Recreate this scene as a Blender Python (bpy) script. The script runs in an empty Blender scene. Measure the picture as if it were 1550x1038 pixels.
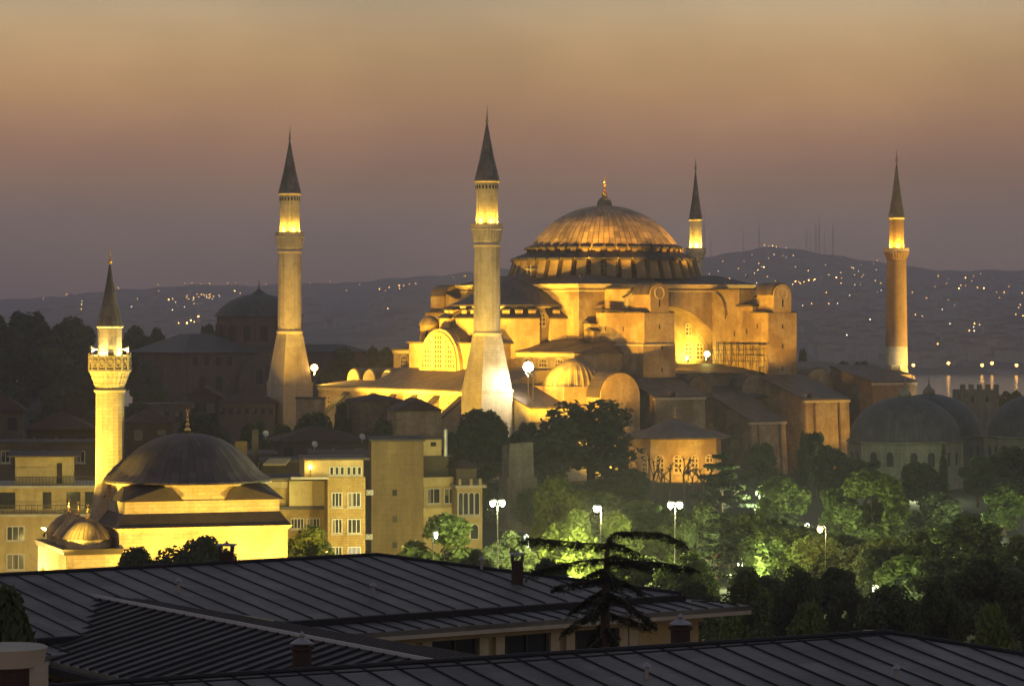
import bpy, bmesh, math, random
import numpy as np
from mathutils import Vector, Matrix
PI = math.pi
R = math.radians
random.seed(7)
SC = bpy.context.scene
COL = SC.collection

# ------------------------------------------------------------------ camera
FPX, CX, HY, CZ = 4760.0, 775.0, 475.0, 31.0        # focal length in photo pixels, centre column, horizon row, eye height
cam_d = bpy.data.cameras.new("camera")
cam = bpy.data.objects.new("camera", cam_d); COL.objects.link(cam)
cam.location = (0, 0, CZ); cam.rotation_euler = (R(90), 0, 0)
cam_d.sensor_width = 36.0; cam_d.lens = 36.0 * FPX / 1550.0
cam_d.shift_y = (HY - 519.0) / 1550.0
cam_d.clip_start = 1.0; cam_d.clip_end = 40000
SC.camera = cam

# ------------------------------------------------------------------ sky: dusk
wd = bpy.data.worlds.new("World"); SC.world = wd; wd.use_nodes = True
nt = wd.node_tree; nt.nodes.clear()
def lin(r, g, b):
    f = lambda c: (c/255/12.92) if c/255 <= .04045 else ((c/255+.055)/1.055)**2.4
    return (f(r), f(g), f(b), 1)
tc = nt.nodes.new("ShaderNodeTexCoord"); sx = nt.nodes.new("ShaderNodeSeparateXYZ")
nt.links.new(tc.outputs["Generated"], sx.inputs[0])
ramp = nt.nodes.new("ShaderNodeValToRGB"); cr = ramp.color_ramp
SKY = [(0.0, (0.238, 0.123, 0.12)), (0.0116, (0.356, 0.207, 0.171)), (0.0263, (0.504, 0.334, 0.224)), (0.0368, (0.484, 0.279, 0.167)), (0.0473, (0.543, 0.274, 0.141)), (0.0578, (0.636, 0.321, 0.147)), (0.0683, (0.738, 0.392, 0.152)), (0.083, (0.771, 0.47, 0.194)), (0.0956, (0.737, 0.519, 0.271)), (0.0998, (0.664, 0.501, 0.291)), (0.2, (0.464, 0.402, 0.345)), (0.45, (0.21, 0.216, 0.28)), (1.0, (0.122, 0.140, 0.215))]
cr.elements[0].position = 0; cr.elements[0].color = (*SKY[0][1], 1)
cr.elements[1].position = 1; cr.elements[1].color = (*SKY[-1][1], 1)
for p, c in SKY[1:-1]:
    el = cr.elements.new(p); el.color = (*c, 1)
nt.links.new(sx.outputs[2], ramp.inputs[0])
# faint streaks of thin cloud, laid out over the sky's own directions
mp = nt.nodes.new("ShaderNodeMapping"); mp.inputs["Scale"].default_value = (5.0, 5.0, 11)
mp.inputs["Rotation"].default_value = (0, R(28), 0)
nz = nt.nodes.new("ShaderNodeTexNoise"); nz.inputs["Scale"].default_value = 1.6; nz.inputs["Detail"].default_value = 4
nt.links.new(tc.outputs["Generated"], mp.inputs[0]); nt.links.new(mp.outputs[0], nz.inputs[0])
mr = nt.nodes.new("ShaderNodeMapRange"); mr.inputs[1].default_value = .36; mr.inputs[2].default_value = .64
mr.inputs[3].default_value = .84; mr.inputs[4].default_value = 1.1
nt.links.new(nz.outputs[0], mr.inputs[0])
mul = nt.nodes.new("ShaderNodeVectorMath"); mul.operation = 'SCALE'
nt.links.new(ramp.outputs[0], mul.inputs[0]); nt.links.new(mr.outputs[0], mul.inputs[3])
sky = nt.nodes.new("ShaderNodeTexSky"); sky.sky_type = 'NISHITA'; sky.sun_disc = False
sky.sun_elevation = R(-3); sky.sun_rotation = R(-25); sky.dust_density = 3
sks = nt.nodes.new("ShaderNodeVectorMath"); sks.operation = 'SCALE'; sks.inputs[3].default_value = .06
nt.links.new(sky.outputs[0], sks.inputs[0])
addn = nt.nodes.new("ShaderNodeVectorMath"); addn.operation = 'ADD'
nt.links.new(mul.outputs[0], addn.inputs[0]); nt.links.new(sks.outputs[0], addn.inputs[1])
bg = nt.nodes.new("ShaderNodeBackground"); bg.inputs[1].default_value = 1.0
out = nt.nodes.new("ShaderNodeOutputWorld")
nt.links.new(addn.outputs[0], bg.inputs[0]); nt.links.new(bg.outputs[0], out.inputs[0])

vs = SC.view_settings; vs.view_transform = 'Standard'; vs.look = 'None'; vs.gamma = 1; vs.exposure = 0.0
cy = SC.cycles
cy.use_denoising = True; cy.max_bounces = 5; cy.diffuse_bounces = 2; cy.glossy_bounces = 2; cy.transmission_bounces = 2
cy.transparent_max_bounces = 4; cy.volume_bounces = 0; cy.sample_clamp_indirect = 4; cy.sample_clamp_direct = 0
cy.caustics_reflective = False; cy.caustics_refractive = False

# ------------------------------------------------------------------ helpers
def W(px, py, Y): return Vector(((px-CX)/FPX*Y, Y, CZ+(HY-py)/FPX*Y))
def smooth(a, b, x):
    t = max(0., min(1., (x-a)/(b-a))); return t*t*(3-2*t)
def interp(tab, x):
    if x <= tab[0][0]: return tab[0][1]
    for (a, b), (c, d) in zip(tab, tab[1:]):
        if x <= c: return b+(d-b)*(x-a)/(c-a)
    return tab[-1][1]

class MB:
    def __init__(s): s.v = []; s.f = []; s.uv = {}
    def add(s, vs, fs, uvs=None):
        o = len(s.v); s.v += [tuple(p) for p in vs]
        for i, f in enumerate(fs):
            if uvs and uvs[i] is not None: s.uv[len(s.f)] = uvs[i]
            s.f.append([o+k for k in f])
        return s
    def box(s, x0, x1, y0, y1, z0, z1):
        return s.add([(x0,y0,z0),(x1,y0,z0),(x1,y1,z0),(x0,y1,z0),(x0,y0,z1),(x1,y0,z1),(x1,y1,z1),(x0,y1,z1)],
                     [(0,3,2,1),(4,5,6,7),(0,1,5,4),(1,2,6,5),(2,3,7,6),(3,0,4,7)])
    def hexa(s, b, t):            # four bottom points, four top points
        return s.add(list(b)+list(t), [(0,3,2,1),(4,5,6,7),(0,1,5,4),(1,2,6,5),(2,3,7,6),(3,0,4,7)])
    def frustum(s, cx, cy, z0, z1, a0, b0, a1, b1):
        q = lambda a, b, z: [(cx-a,cy-b,z),(cx+a,cy-b,z),(cx+a,cy+b,z),(cx-a,cy+b,z)]
        return s.hexa(q(a0,b0,z0), q(a1,b1,z1))
    def extrude(s, poly, axis, a0, a1):
        m = {'x': lambda p, q, a: (a,p,q), 'y': lambda p, q, a: (p,a,q), 'z': lambda p, q, a: (p,q,a)}[axis]
        n = len(poly)
        return s.add([m(p,q,a0) for p, q in poly]+[m(p,q,a1) for p, q in poly],
                     [tuple(range(n))[::-1], tuple(range(n,2*n))]+[(i,(i+1)%n,n+(i+1)%n,n+i) for i in range(n)])
    def strip(s, lo, hi, axis, a0, a1):   # closed ring between two open polylines, extruded
        return s.extrude(list(lo)+list(hi)[::-1], axis, a0, a1)
    def lathe(s, cx, cy, prof, n=32, a0=0., a1=2*PI, rot=0., mod=None, cap=True):
        full = abs(a1-a0-2*PI) < 1e-6; m = n if full else n+1
        vs = []
        for k, (r, z) in enumerate(prof):
            for i in range(m):
                a = a0+(a1-a0)*i/n+rot
                rr = r*(mod(a-rot, k) if mod else 1)
                vs.append((cx+rr*math.cos(a), cy+rr*math.sin(a), z))
        L = [0.]
        for (r0, z0), (r1, z1) in zip(prof, prof[1:]): L.append(L[-1]+math.hypot(r1-r0, z1-z0))
        fs = []; uvs = []
        for k in range(len(prof)-1):
            for i in range(n):
                j = (i+1) % m
                fs.append((k*m+i, k*m+j, (k+1)*m+j, (k+1)*m+i))
                uvs.append([(i/n, L[k]), ((i+1)/n, L[k]), ((i+1)/n, L[k+1]), (i/n, L[k+1])])
        if cap and full:
            if prof[0][0] > .01: fs.append(tuple(range(m))[::-1]); uvs.append(None)
            if prof[-1][0] > .01: fs.append(tuple((len(prof)-1)*m+i for i in range(m))); uvs.append(None)
        elif cap:
            lo = [k*m for k in range(len(prof))]; hi = [k*m+m-1 for k in range(len(prof))]
            fs.append(tuple(lo+hi[::-1])); uvs.append(None)
        return s.add(vs, fs, uvs)
    def tube(s, pts, rad, n=6):
        pts = [Vector(p) for p in pts]; rs = rad if isinstance(rad, (list, tuple)) else [rad]*len(pts)
        vs = []
        for i, p in enumerate(pts):
            d = (pts[min(i+1,len(pts)-1)]-pts[max(i-1,0)]).normalized()
            a = d.cross(Vector((0,0,1)) if abs(d.z) < .9 else Vector((1,0,0))).normalized(); b = d.cross(a)
            vs += [p+rs[i]*(a*math.cos(2*PI*k/n)+b*math.sin(2*PI*k/n)) for k in range(n)]
        fs = [(i*n+k, i*n+(k+1)%n, (i+1)*n+(k+1)%n, (i+1)*n+k) for i in range(len(pts)-1) for k in range(n)]
        fs += [tuple(range(n))[::-1], tuple((len(pts)-1)*n+k for k in range(n))]
        return s.add(vs, fs)
    def plate(s, o, u, nrm, outline, t0, t1):   # outline (u, z) extruded along nrm, front face has uv in metres
        o, u, nrm = Vector(o), Vector(u), Vector(nrm); n = len(outline)
        f = [o+u*a+Vector((0,0,b))+nrm*t1 for a, b in outline]; k = [o+u*a+Vector((0,0,b))+nrm*t0 for a, b in outline]
        return s.add(f+k, [tuple(range(n)), tuple(range(n,2*n))[::-1]]+[(i,n+i,n+(i+1)%n,(i+1)%n) for i in range(n)],
                     [list(outline)]+[None]*(n+1))
    def annulus(s, o, u, nrm, outer, inner, t0, t1):
        o, u, nrm = Vector(o), Vector(u), Vector(nrm); n = len(outer)
        P = lambda L, t: [o+u*a+Vector((0,0,b))+nrm*t for a, b in L]
        vs = P(outer,t1)+P(inner,t1)+P(outer,t0)+P(inner,t0); fs = []
        for i in range(n):
            j = (i+1) % n
            fs += [(i,j,n+j,n+i), (2*n+i,3*n+i,3*n+j,2*n+j), (i,2*n+i,2*n+j,j), (n+i,n+j,3*n+j,3*n+i)]
        return s.add(vs, fs)
    def build(s, name, mat, parent=None, smooth=False, fix=True):
        me = bpy.data.meshes.new(name); me.from_pydata(s.v, [], s.f)
        if s.uv:
            ul = me.uv_layers.new(name="UVMap")
            for i, co in s.uv.items():
                p = me.polygons[i]
                for k, li in enumerate(p.loop_indices): ul.data[li].uv = co[k]
        me.validate()
        if fix:
            bm = bmesh.new(); bm.from_mesh(me); bmesh.ops.recalc_face_normals(bm, faces=bm.faces); bm.to_mesh(me); bm.free()
        me.materials.append(mat)
        if smooth:
            me.shade_smooth()
            me.set_sharp_from_angle(angle=R(35))
        ob = bpy.data.objects.new(name, me); COL.objects.link(ob)
        if parent: ob.parent = parent
        return ob

def tag(o, label=None, cat=None, group=None, kind=None):
    if label: o['label'] = label
    if cat: o['category'] = cat
    if group: o['group'] = group
    if kind: o['kind'] = kind
    return o
def thing(name, label, cat, loc=(0,0,0), rz=0., group=None):
    o = bpy.data.objects.new(name, None); COL.objects.link(o); o.empty_display_size = .5
    o.location = loc; o.rotation_euler = (0, 0, rz)
    return tag(o, label, cat, group)
def copy_tree(o, parent=None):
    c = o.copy(); COL.objects.link(c)
    if parent: c.parent = parent; c.matrix_parent_inverse = o.matrix_parent_inverse
    for ch in list(o.children): copy_tree(ch, c)
    return c

# ------------------------------------------------------------------ materials
def new_mat(name, base=(.5,.5,.5), rough=.8, metal=0., spec=.3):
    m = bpy.data.materials.new(name); m.use_nodes = True; b = m.node_tree.nodes["Principled BSDF"]
    b.inputs["Base Color"].default_value = (*base[:3], 1); b.inputs["Roughness"].default_value = rough
    b.inputs["Metallic"].default_value = metal; b.inputs["Specular IOR Level"].default_value = spec
    return m, m.node_tree, b
def N(nt, t, **kw):
    n = nt.nodes.new(t)
    for k, v in kw.items():
        if k.startswith('i_'): n.inputs[k[2:].replace('_',' ')].default_value = v
        else: setattr(n, k, v)
    return n
def mth(nt, op, a, b=None, c=None):
    n = nt.nodes.new("ShaderNodeMath"); n.operation = op
    for i, x in enumerate((a, b, c)):
        if x is None: continue
        if isinstance(x, (int, float)): n.inputs[i].default_value = x
        else: nt.links.new(x, n.inputs[i])
    return n.outputs[0]
def mixc(nt, fac, a, b, mode='MIX'):
    n = nt.nodes.new("ShaderNodeMix"); n.data_type = 'RGBA'; n.blend_type = mode
    for s, x in ((0, fac), (6, a), (7, b)):
        if isinstance(x, (int, float)): n.inputs[s].default_value = x
        elif isinstance(x, (tuple, list)): n.inputs[s].default_value = (*x[:3], 1)
        else: nt.links.new(x, n.inputs[s])
    return n.outputs[2]
def coords(nt, scale=(1,1,1)):
    tc = nt.nodes.new("ShaderNodeTexCoord"); mp = nt.nodes.new("ShaderNodeMapping"); mp.inputs["Scale"].default_value = scale
    nt.links.new(tc.outputs["Object"], mp.inputs[0]); return mp.outputs[0]
def noise(nt, vec, scale, detail=5, rough=.55):
    n = nt.nodes.new("ShaderNodeTexNoise"); n.inputs["Scale"].default_value = scale; n.inputs["Detail"].default_value = detail
    n.inputs["Roughness"].default_value = rough; nt.links.new(vec, n.inputs["Vector"]); return n.outputs[0]
def rng(nt, x, a, b, c=0., d=1.):
    n = nt.nodes.new("ShaderNodeMapRange")
    for i, v in enumerate((a, b, c, d)): n.inputs[i+1].default_value = v
    nt.links.new(x, n.inputs[0]); return n.outputs[0]
def bump(nt, b, h, strength=.4, dist=.1):
    n = nt.nodes.new("ShaderNodeBump"); n.inputs["Strength"].default_value = strength; n.inputs["Distance"].default_value = dist
    nt.links.new(h, n.inputs["Height"]); nt.links.new(n.outputs[0], b.inputs["Normal"])

def stone(name, cA, cB, course=None, cM=None, streak=.5, scale=.22, rough=.85, patch=None, bs=.4, joint=.6):
    """weathered masonry: blotches, rain streaks, optional courses of bricks or blocks (width, height)"""
    m, nt, b = new_mat(name, cA, rough, 0, .2)
    v = coords(nt)
    col = mixc(nt, rng(nt, noise(nt, v, scale, 8, .62), .32, .68), cA, cB)
    if patch: col = mixc(nt, rng(nt, noise(nt, v, scale*.45, 3), .52, .6), col, patch)
    st = mth(nt, 'ADD', mth(nt, 'MULTIPLY', rng(nt, noise(nt, coords(nt, (1,1,.12)), .6, 7, .7), .42, .68), .65), mth(nt, 'MULTIPLY', rng(nt, noise(nt, coords(nt, (1,1,.16)), 1.7, 6, .7), .48, .7), .5))
    col = mixc(nt, mth(nt, 'MULTIPLY', st, streak), col, (cB[0]*.5, cB[1]*.47, cB[2]*.45))
    col = mixc(nt, rng(nt, noise(nt, v, 1.1, 8, .75), .5, .72, 0, .55), col, [k*.55 for k in cB]); h = noise(nt, v, 2.2, 6)
    if course:
        sp = nt.nodes.new("ShaderNodeSeparateXYZ"); nt.links.new(v, sp.inputs[0])
        cb = nt.nodes.new("ShaderNodeCombineXYZ"); nt.links.new(mth(nt, 'ADD', sp.outputs[0], sp.outputs[1]), cb.inputs[0]); nt.links.new(sp.outputs[2], cb.inputs[1])
        br = nt.nodes.new("ShaderNodeTexBrick"); br.inputs["Scale"].default_value = 1
        br.inputs["Brick Width"].default_value = course[0]; br.inputs["Row Height"].default_value = course[1]; br.inputs["Mortar Size"].default_value = course[1]*.09
        br.inputs["Color1"].default_value = (1,1,1,1); br.inputs["Color2"].default_value = (.72,.72,.72,1); br.inputs["Mortar"].default_value = (.5,.5,.5,1)
        nt.links.new(cb.outputs[0], br.inputs["Vector"])
        col = mixc(nt, joint, col, br.outputs[0], 'MULTIPLY')
        h = mth(nt, 'ADD', mth(nt, 'MULTIPLY', h, .5), mth(nt, 'MULTIPLY', br.outputs[1], -.6))
    nt.links.new(col, b.inputs["Base Color"]); bump(nt, b, h, bs, .12)
    return m

def lead(name, c, mode='uv', count=80, rough=.55, course=1.6, dark=.45):
    """sheet lead: raised rolls along the slope, faint cross joints, patina blotches. mode: uv (count rolls round) or x / y (rolls count metres apart)"""
    m, nt, b = new_mat(name, c, rough, 0, .4)
    v = coords(nt)
    col = mixc(nt, rng(nt, noise(nt, v, .5, 6), .3, .7), [k*.7 for k in c], [k*1.3 for k in c])
    if mode == 'uv':
        uvn = nt.nodes.new("ShaderNodeUVMap"); sp = nt.nodes.new("ShaderNodeSeparateXYZ"); nt.links.new(uvn.outputs[0], sp.inputs[0])
        a = mth(nt, 'MULTIPLY', sp.outputs[0], count); w = mth(nt, 'DIVIDE', sp.outputs[1], course)
    else:
        sp = nt.nodes.new("ShaderNodeSeparateXYZ"); nt.links.new(v, sp.inputs[0])
        a = mth(nt, 'DIVIDE', sp.outputs['xyz'.index(mode)], count); w = mth(nt, 'DIVIDE', sp.outputs[1 if mode == 'x' else 0], course)
    fa = mth(nt, 'FRACT', a); roll = rng(nt, mth(nt, 'ABSOLUTE', mth(nt, 'SUBTRACT', fa, .5)), .40, .5)
    cellr = nt.nodes.new("ShaderNodeTexWhiteNoise"); cellr.noise_dimensions = '2D'
    cb = nt.nodes.new("ShaderNodeCombineXYZ"); nt.links.new(mth(nt, 'FLOOR', a), cb.inputs[0]); nt.links.new(mth(nt, 'FLOOR', w), cb.inputs[1]); nt.links.new(cb.outputs[0], cellr.inputs[0])
    col = mixc(nt, 1., col, mixc(nt, cellr.outputs[0], (.66,.66,.66), (1.16,1.16,1.16)), 'MULTIPLY')
    jt = rng(nt, mth(nt, 'ABSOLUTE', mth(nt, 'SUBTRACT', mth(nt, 'FRACT', w), .5)), .44, .5)
    col = mixc(nt, mth(nt, 'MULTIPLY', mth(nt, 'MAXIMUM', roll, mth(nt, 'MULTIPLY', jt, .6)), dark), col, (0.01,.01,.01))
    nt.links.new(col, b.inputs["Base Color"])
    bump(nt, b, mth(nt, 'ADD', mth(nt, 'MULTIPLY', roll, .8), mth(nt, 'MULTIPLY', noise(nt, v, 1.5), .3)), .7, .12)
    return m

def emit(name, c, s, nosample=True):
    m = bpy.data.materials.new(name); m.use_nodes = True; nt = m.node_tree; nt.nodes.clear()
    e = N(nt, "ShaderNodeEmission"); e.inputs[0].default_value = (*c, 1); e.inputs[1].default_value = s
    o = N(nt, "ShaderNodeOutputMaterial"); nt.links.new(e.outputs[0], o.inputs[0])
    if nosample: m.cycles.emission_sampling = 'NONE'
    return m

def lattice(name, bar, gap, cell=.5, fill=.36):
    """pierced plaster window grille over dark glass, laid out in the panel's own metres"""
    m, nt, b = new_mat(name, bar, .7, 0, .3)
    uvn = nt.nodes.new("ShaderNodeUVMap"); sp = nt.nodes.new("ShaderNodeSeparateXYZ"); nt.links.new(uvn.outputs[0], sp.inputs[0])
    f = [mth(nt, 'LESS_THAN', mth(nt, 'FRACT', mth(nt, 'DIVIDE', sp.outputs[i], cell)), fill) for i in (0, 1)]
    g = mth(nt, 'MAXIMUM', f[0], f[1])
    nt.links.new(mixc(nt, g, gap, bar), b.inputs["Base Color"]); nt.links.new(rng(nt, g, 0, 1, .25, .8), b.inputs["Roughness"])
    bump(nt, b, g, .8, .1); return m

M = {}
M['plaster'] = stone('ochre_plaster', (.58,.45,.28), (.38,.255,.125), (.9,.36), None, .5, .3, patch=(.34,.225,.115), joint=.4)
M['plaster_s'] = stone('weathered_plaster', (.52,.40,.25), (.30,.20,.105), (.9,.36), None, .55, .3, patch=(.29,.195,.1), joint=.42)
M['ashlar'] = stone('pale_ashlar', (.56,.50,.38), (.40,.345,.25), (1.3,.55), None, .55, .3, joint=.3)
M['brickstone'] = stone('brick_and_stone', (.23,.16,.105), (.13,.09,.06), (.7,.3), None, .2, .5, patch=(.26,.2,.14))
M['redbrick'] = stone('red_brick_shaft', (.42,.27,.15), (.30,.185,.10), (.55,.22), None, .3, .3)
M['drum'] = stone('drum_masonry', (.38,.275,.15), (.23,.155,.085), (.9,.32), None, .6, .4)
M['cornice'] = stone('pale_cornice', (.62,.52,.36), (.5,.39,.25), None, None, .2, .5)
M['limestone'] = stone('smooth_limestone', (.62,.56,.42), (.50,.43,.30), (1.0,.42), None, .3, .4)
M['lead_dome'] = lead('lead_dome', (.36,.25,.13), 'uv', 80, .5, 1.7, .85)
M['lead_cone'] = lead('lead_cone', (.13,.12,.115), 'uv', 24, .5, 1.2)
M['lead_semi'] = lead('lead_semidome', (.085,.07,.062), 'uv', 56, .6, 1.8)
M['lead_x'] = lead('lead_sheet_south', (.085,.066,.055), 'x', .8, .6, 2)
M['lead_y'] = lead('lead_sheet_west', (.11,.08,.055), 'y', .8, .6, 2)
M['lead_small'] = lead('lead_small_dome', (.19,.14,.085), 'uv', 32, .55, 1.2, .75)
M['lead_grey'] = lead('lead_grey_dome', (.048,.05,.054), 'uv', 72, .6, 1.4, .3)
M['lead_flat'] = stone('lead_trim', (.07,.058,.05), (.05,.043,.04), None, None, .2, .5, .6)
M['gold'] = new_mat('gilded_copper', (.95,.6,.18), .28, 1.)[0]
M['bronze'] = new_mat('dull_bronze', (.32,.28,.18), .45, .8)[0]
M['patina'] = lead('patinated_cap', (.2,.2,.14), 'uv', 20, .5, 1)
M['grille'] = lattice('plaster_grille', (.52,.40,.24), (.05,.028,.015), .85, .38)
M['grille_fine'] = lattice('fine_plaster_grille', (.52,.38,.2), (.045,.024,.012), .95, .36)
M['dark_hole'] = new_mat('dark_opening', (.02,.017,.015), .6)[0]
M['iron'] = new_mat('dark_iron', (.05,.048,.045), .5, .6)[0]
M['steel'] = new_mat('galvanised_pole', (.35,.36,.34), .45, .7)[0]
M['glass'] = new_mat('dark_window_glass', (.03,.035,.04), .08, 0, .6)[0]
M['white_frame'] = new_mat('white_window_frame', (.42,.40,.33), .5)[0]
# ------------------------------------------------------------------ lamps
def spot(parent, loc, target, watts, color, deg=60, blend=.7, size=.4, name="flood_beam"):
    l = bpy.data.lights.new(name, 'SPOT'); l.energy = watts; l.color = color; l.spot_size = R(deg); l.spot_blend = blend; l.shadow_soft_size = size
    o = bpy.data.objects.new(name, l); COL.objects.link(o); o.location = loc
    o.rotation_euler = (Vector(target)-Vector(loc)).to_track_quat('-Z', 'Y').to_euler()
    if parent: o.parent = parent
    return o
def point(parent, loc, watts, color, size=.2, name="lamp_glow"):
    l = bpy.data.lights.new(name, 'POINT'); l.energy = watts; l.color = color; l.shadow_soft_size = size
    o = bpy.data.objects.new(name, l); COL.objects.link(o); o.location = loc
    if parent: o.parent = parent
    return o
SOD = (1., .52, .035); SODY = (1., .57, .05); YEL = (1., .70, .10); WHT = (1., .86, .58); GRN = (.90, 1., .55)
M['lens_amber'] = emit('amber_lens', (1,.55,.14), 30)
M['lens_yellow'] = emit('yellow_lens', (1,.8,.2), 40)
M['lens_white'] = emit('white_lens', (1,.93,.7), 60)
M['lens_dark'] = emit('shielded_lens', (1,.6,.15), 1.5); M['lens_green'] = emit('mercury_lens', (.95,1,.72), 45)
def floodlight(loc, target, watts, color, deg, label, lens='lens_amber', mast=1.0, size=.35, blend=.7, r=.4, group=None, globe=0.):
    """loc is the lamp head in world space; the mast goes down from it"""
    loc, target = Vector(loc), Vector(target)
    t = thing('floodlight', label, 'floodlight', (loc.x, loc.y, loc.z-mast), 0, group)
    d = (target-loc).normalized(); q = d.to_track_quat('Z', 'Y').to_matrix()
    h = MB(); hv = [(-r,-r*.7,-.5),(r,-r*.7,-.5),(r,r*.7,-.5),(-r,r*.7,-.5),(-r*1.25,-r,0),(r*1.25,-r,0),(r*1.25,r,0),(-r*1.25,r,0)]
    hv = [q @ Vector(p)+Vector((0,0,mast)) for p in hv]
    h.hexa(hv[:4], hv[4:]); h.build('housing', M['iron'], t)
    g = MB(); gv = [q @ Vector(p)+Vector((0,0,mast)) for p in [(-r*1.15,-r*.9,.02),(r*1.15,-r*.9,.02),(r*1.15,r*.9,.02),(-r*1.15,r*.9,.02),(-r*.9,-r*.6,.12),(r*.9,-r*.6,.12),(r*.9,r*.6,.12),(-r*.9,r*.6,.12)]]
    g.hexa(gv[:4], gv[4:]); g.build('lens', M[lens], t)
    MB().tube([(0,0,0),(0,0,mast-.3)], .09).build('mast', M['iron'], t)
    if globe: MB().lathe(0, 0, [(.05,mast+.3),(globe*.8,mast+.3+globe*.5),(globe,mast+.3+globe),(globe*.7,mast+.3+globe*1.7),(.05,mast+.3+globe*2)], 16).build('lamp_globe', M[lens], t, True)
    hd = q @ Vector((0,0,.35))+Vector((0,0,mast))
    spot(t, hd, hd+d*10, watts, color, deg, blend, size)
    return t

# ------------------------------------------------------------------ windows, finials, minarets
def arch_pts(w, h, n=10, point=0.):
    r = w/2; pts = [(-r,0),(r,0)]
    for i in range(n+1):
        a = PI*i/n; pts.append((r*math.cos(a), h-r+r*math.sin(a)*(1+point*math.sin(a))))
    return pts
def rect_pts(w, h): return [(-w/2,0),(w/2,0),(w/2,h),(-w/2,h)]
def grow(pts, d, h):
    cx = 0; cyy = h/2; return [(a+(d if a > 0 else -d if a < 0 else 0)*(1 if abs(a) > 1e-4 else 0), b+(d if b > h*.5 else -d*.6)) for a, b in pts]
def window(parent, o, u, nrm, w, h, mat='grille', frame='cornice', arch=True, fw=.22, proud=.14, name='window', fname='window_frame'):
    P = arch_pts(w, h) if arch else rect_pts(w, h)
    win = MB().plate(o, u, nrm, P, -.05, .03).build(name, M[mat], parent)
    if frame:
        Q = [(a*(1+2*fw/w), b+(fw if b > h-w/2-1e-3 or not arch and b > .1 else 0)) if b > 0 else (a*(1+2*fw/w), -fw*.7) for a, b in P]
        MB().annulus(o, u, nrm, Q, P, -.05, proud).build(fname, M[frame], win)
    return win

def finial(parent, x, y, z0, z1, r, mat='gold', crescent=True):
    H = z1-z0; p = [(r*.35, z0)]
    balls = [(.12,1.),(.32,.72),(.5,.52),(.64,.36)]
    for c, k in balls:
        zc = z0+H*c; rr = r*k
        p += [(r*.16, zc-rr*1.15), (rr*.7, zc-rr*.7), (rr, zc), (rr*.7, zc+rr*.7), (r*.16, zc+rr*1.15)]
    p += [(r*.12, z0+H*.74), (r*.05, z0+H*.8), (.0, z0+H*.8)]
    p = sorted(p, key=lambda q: q[1])
    f = MB().lathe(x, y, p, 10).build('finial', M[mat], parent, True)
    if crescent:
        cr_ = MB(); n = 14; R0 = r*.55; zc = z0+H*.8+R0*.9; a_ = []; b_ = []
        for i in range(n+1):
            a = R(-240)+R(300)*i/n
            a_.append((R0*math.cos(a), R0*math.sin(a))); b_.append((R0*.72*math.cos(a), R0*.12+R0*.72*math.sin(a)))
        cr_.plate((x,y,zc), (1,0,0), (0,1,0), a_+b_[::-1], -.06*r, .06*r); cr_.build('crescent', M[mat], f)
    return f

def flute(n, d): return lambda a, k: 1-d*(.5+.5*math.cos(a*n))
def balcony(parent, x, y, zb, zt, r0, r1, zp, mat, n=16, steps=5, rail='cornice'):
    """corbelled ring from shaft radius r0 at zb out to r1 at zt, parapet up to zp"""
    p = [(r0*.9, zb)]
    for i in range(steps):
        f0, f1 = i/steps, (i+1)/steps; z = zb+(zt-zb)*f0; rr = r0+(r1-r0)*(f1**.8)
        p += [(r0+(r1-r0)*f0**.8, z), (rr-.06, z+(zt-zb)/steps*.62), (rr, z+(zt-zb)/steps*.7)]
    p += [(r1+.12, zt), (r1+.12, zt+.22), (r0*.8, zt+.22)]
    c = MB().lathe(x, y, p, n*4, mod=flute(n*2, .035)).build('balcony', mat, parent, False)
    rr = r1+.02
    q = MB().lathe(x, y, [(rr, zt+.22), (rr, zp-.18), (rr+.1, zp-.16), (rr+.1, zp), (rr-.24, zp), (rr-.24, zp-.16), (rr-.16, zp-.18), (rr-.16, zt+.22)], n*2)
    q.build('parapet', M[rail], c)
    return c
def cone(parent, x, y, z0, z1, r, n=16, ov=.12):
    c = MB().lathe(x, y, [(r*.8, z0-.05), (r+ov, z0), (r+ov*.6, z0+.25), (r*.62, z0+(z1-z0)*.36), (r*.3, z0+(z1-z0)*.69), (.06, z1)], n).build('spire', M['lead_cone'], parent)
    return c
def ring(parent, x, y, z, r, h, mat, n=16, name='moulding'):
    return MB().lathe(x, y, [(r*.85,z-h/2),(r,z-h/2),(r+.12,z-.02),(r+.12,z+h*.25),(r,z+h/2),(r*.85,z+h/2)], n).build(name, M[mat], parent)

# ------------------------------------------------------------------ the great domed basilica
EA = R(33.8)
HC = Vector((19.3, 656., 0.))
HE, HN = Vector((math.cos(EA), math.sin(EA), 0)), Vector((-math.sin(EA), math.cos(EA), 0))
def H(e, n, z=0.): return HC+HE*e+HN*n+Vector((0,0,z))
hs = thing('domed_basilica', 'vast floodlit domed basilica with ochre walls and stepped buttress towers between four minarets', 'basilica', HC, EA)
XW, XE, XS, XN = (-1,0,0), (1,0,0), (0,-1,0), (0,1,0)

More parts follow.
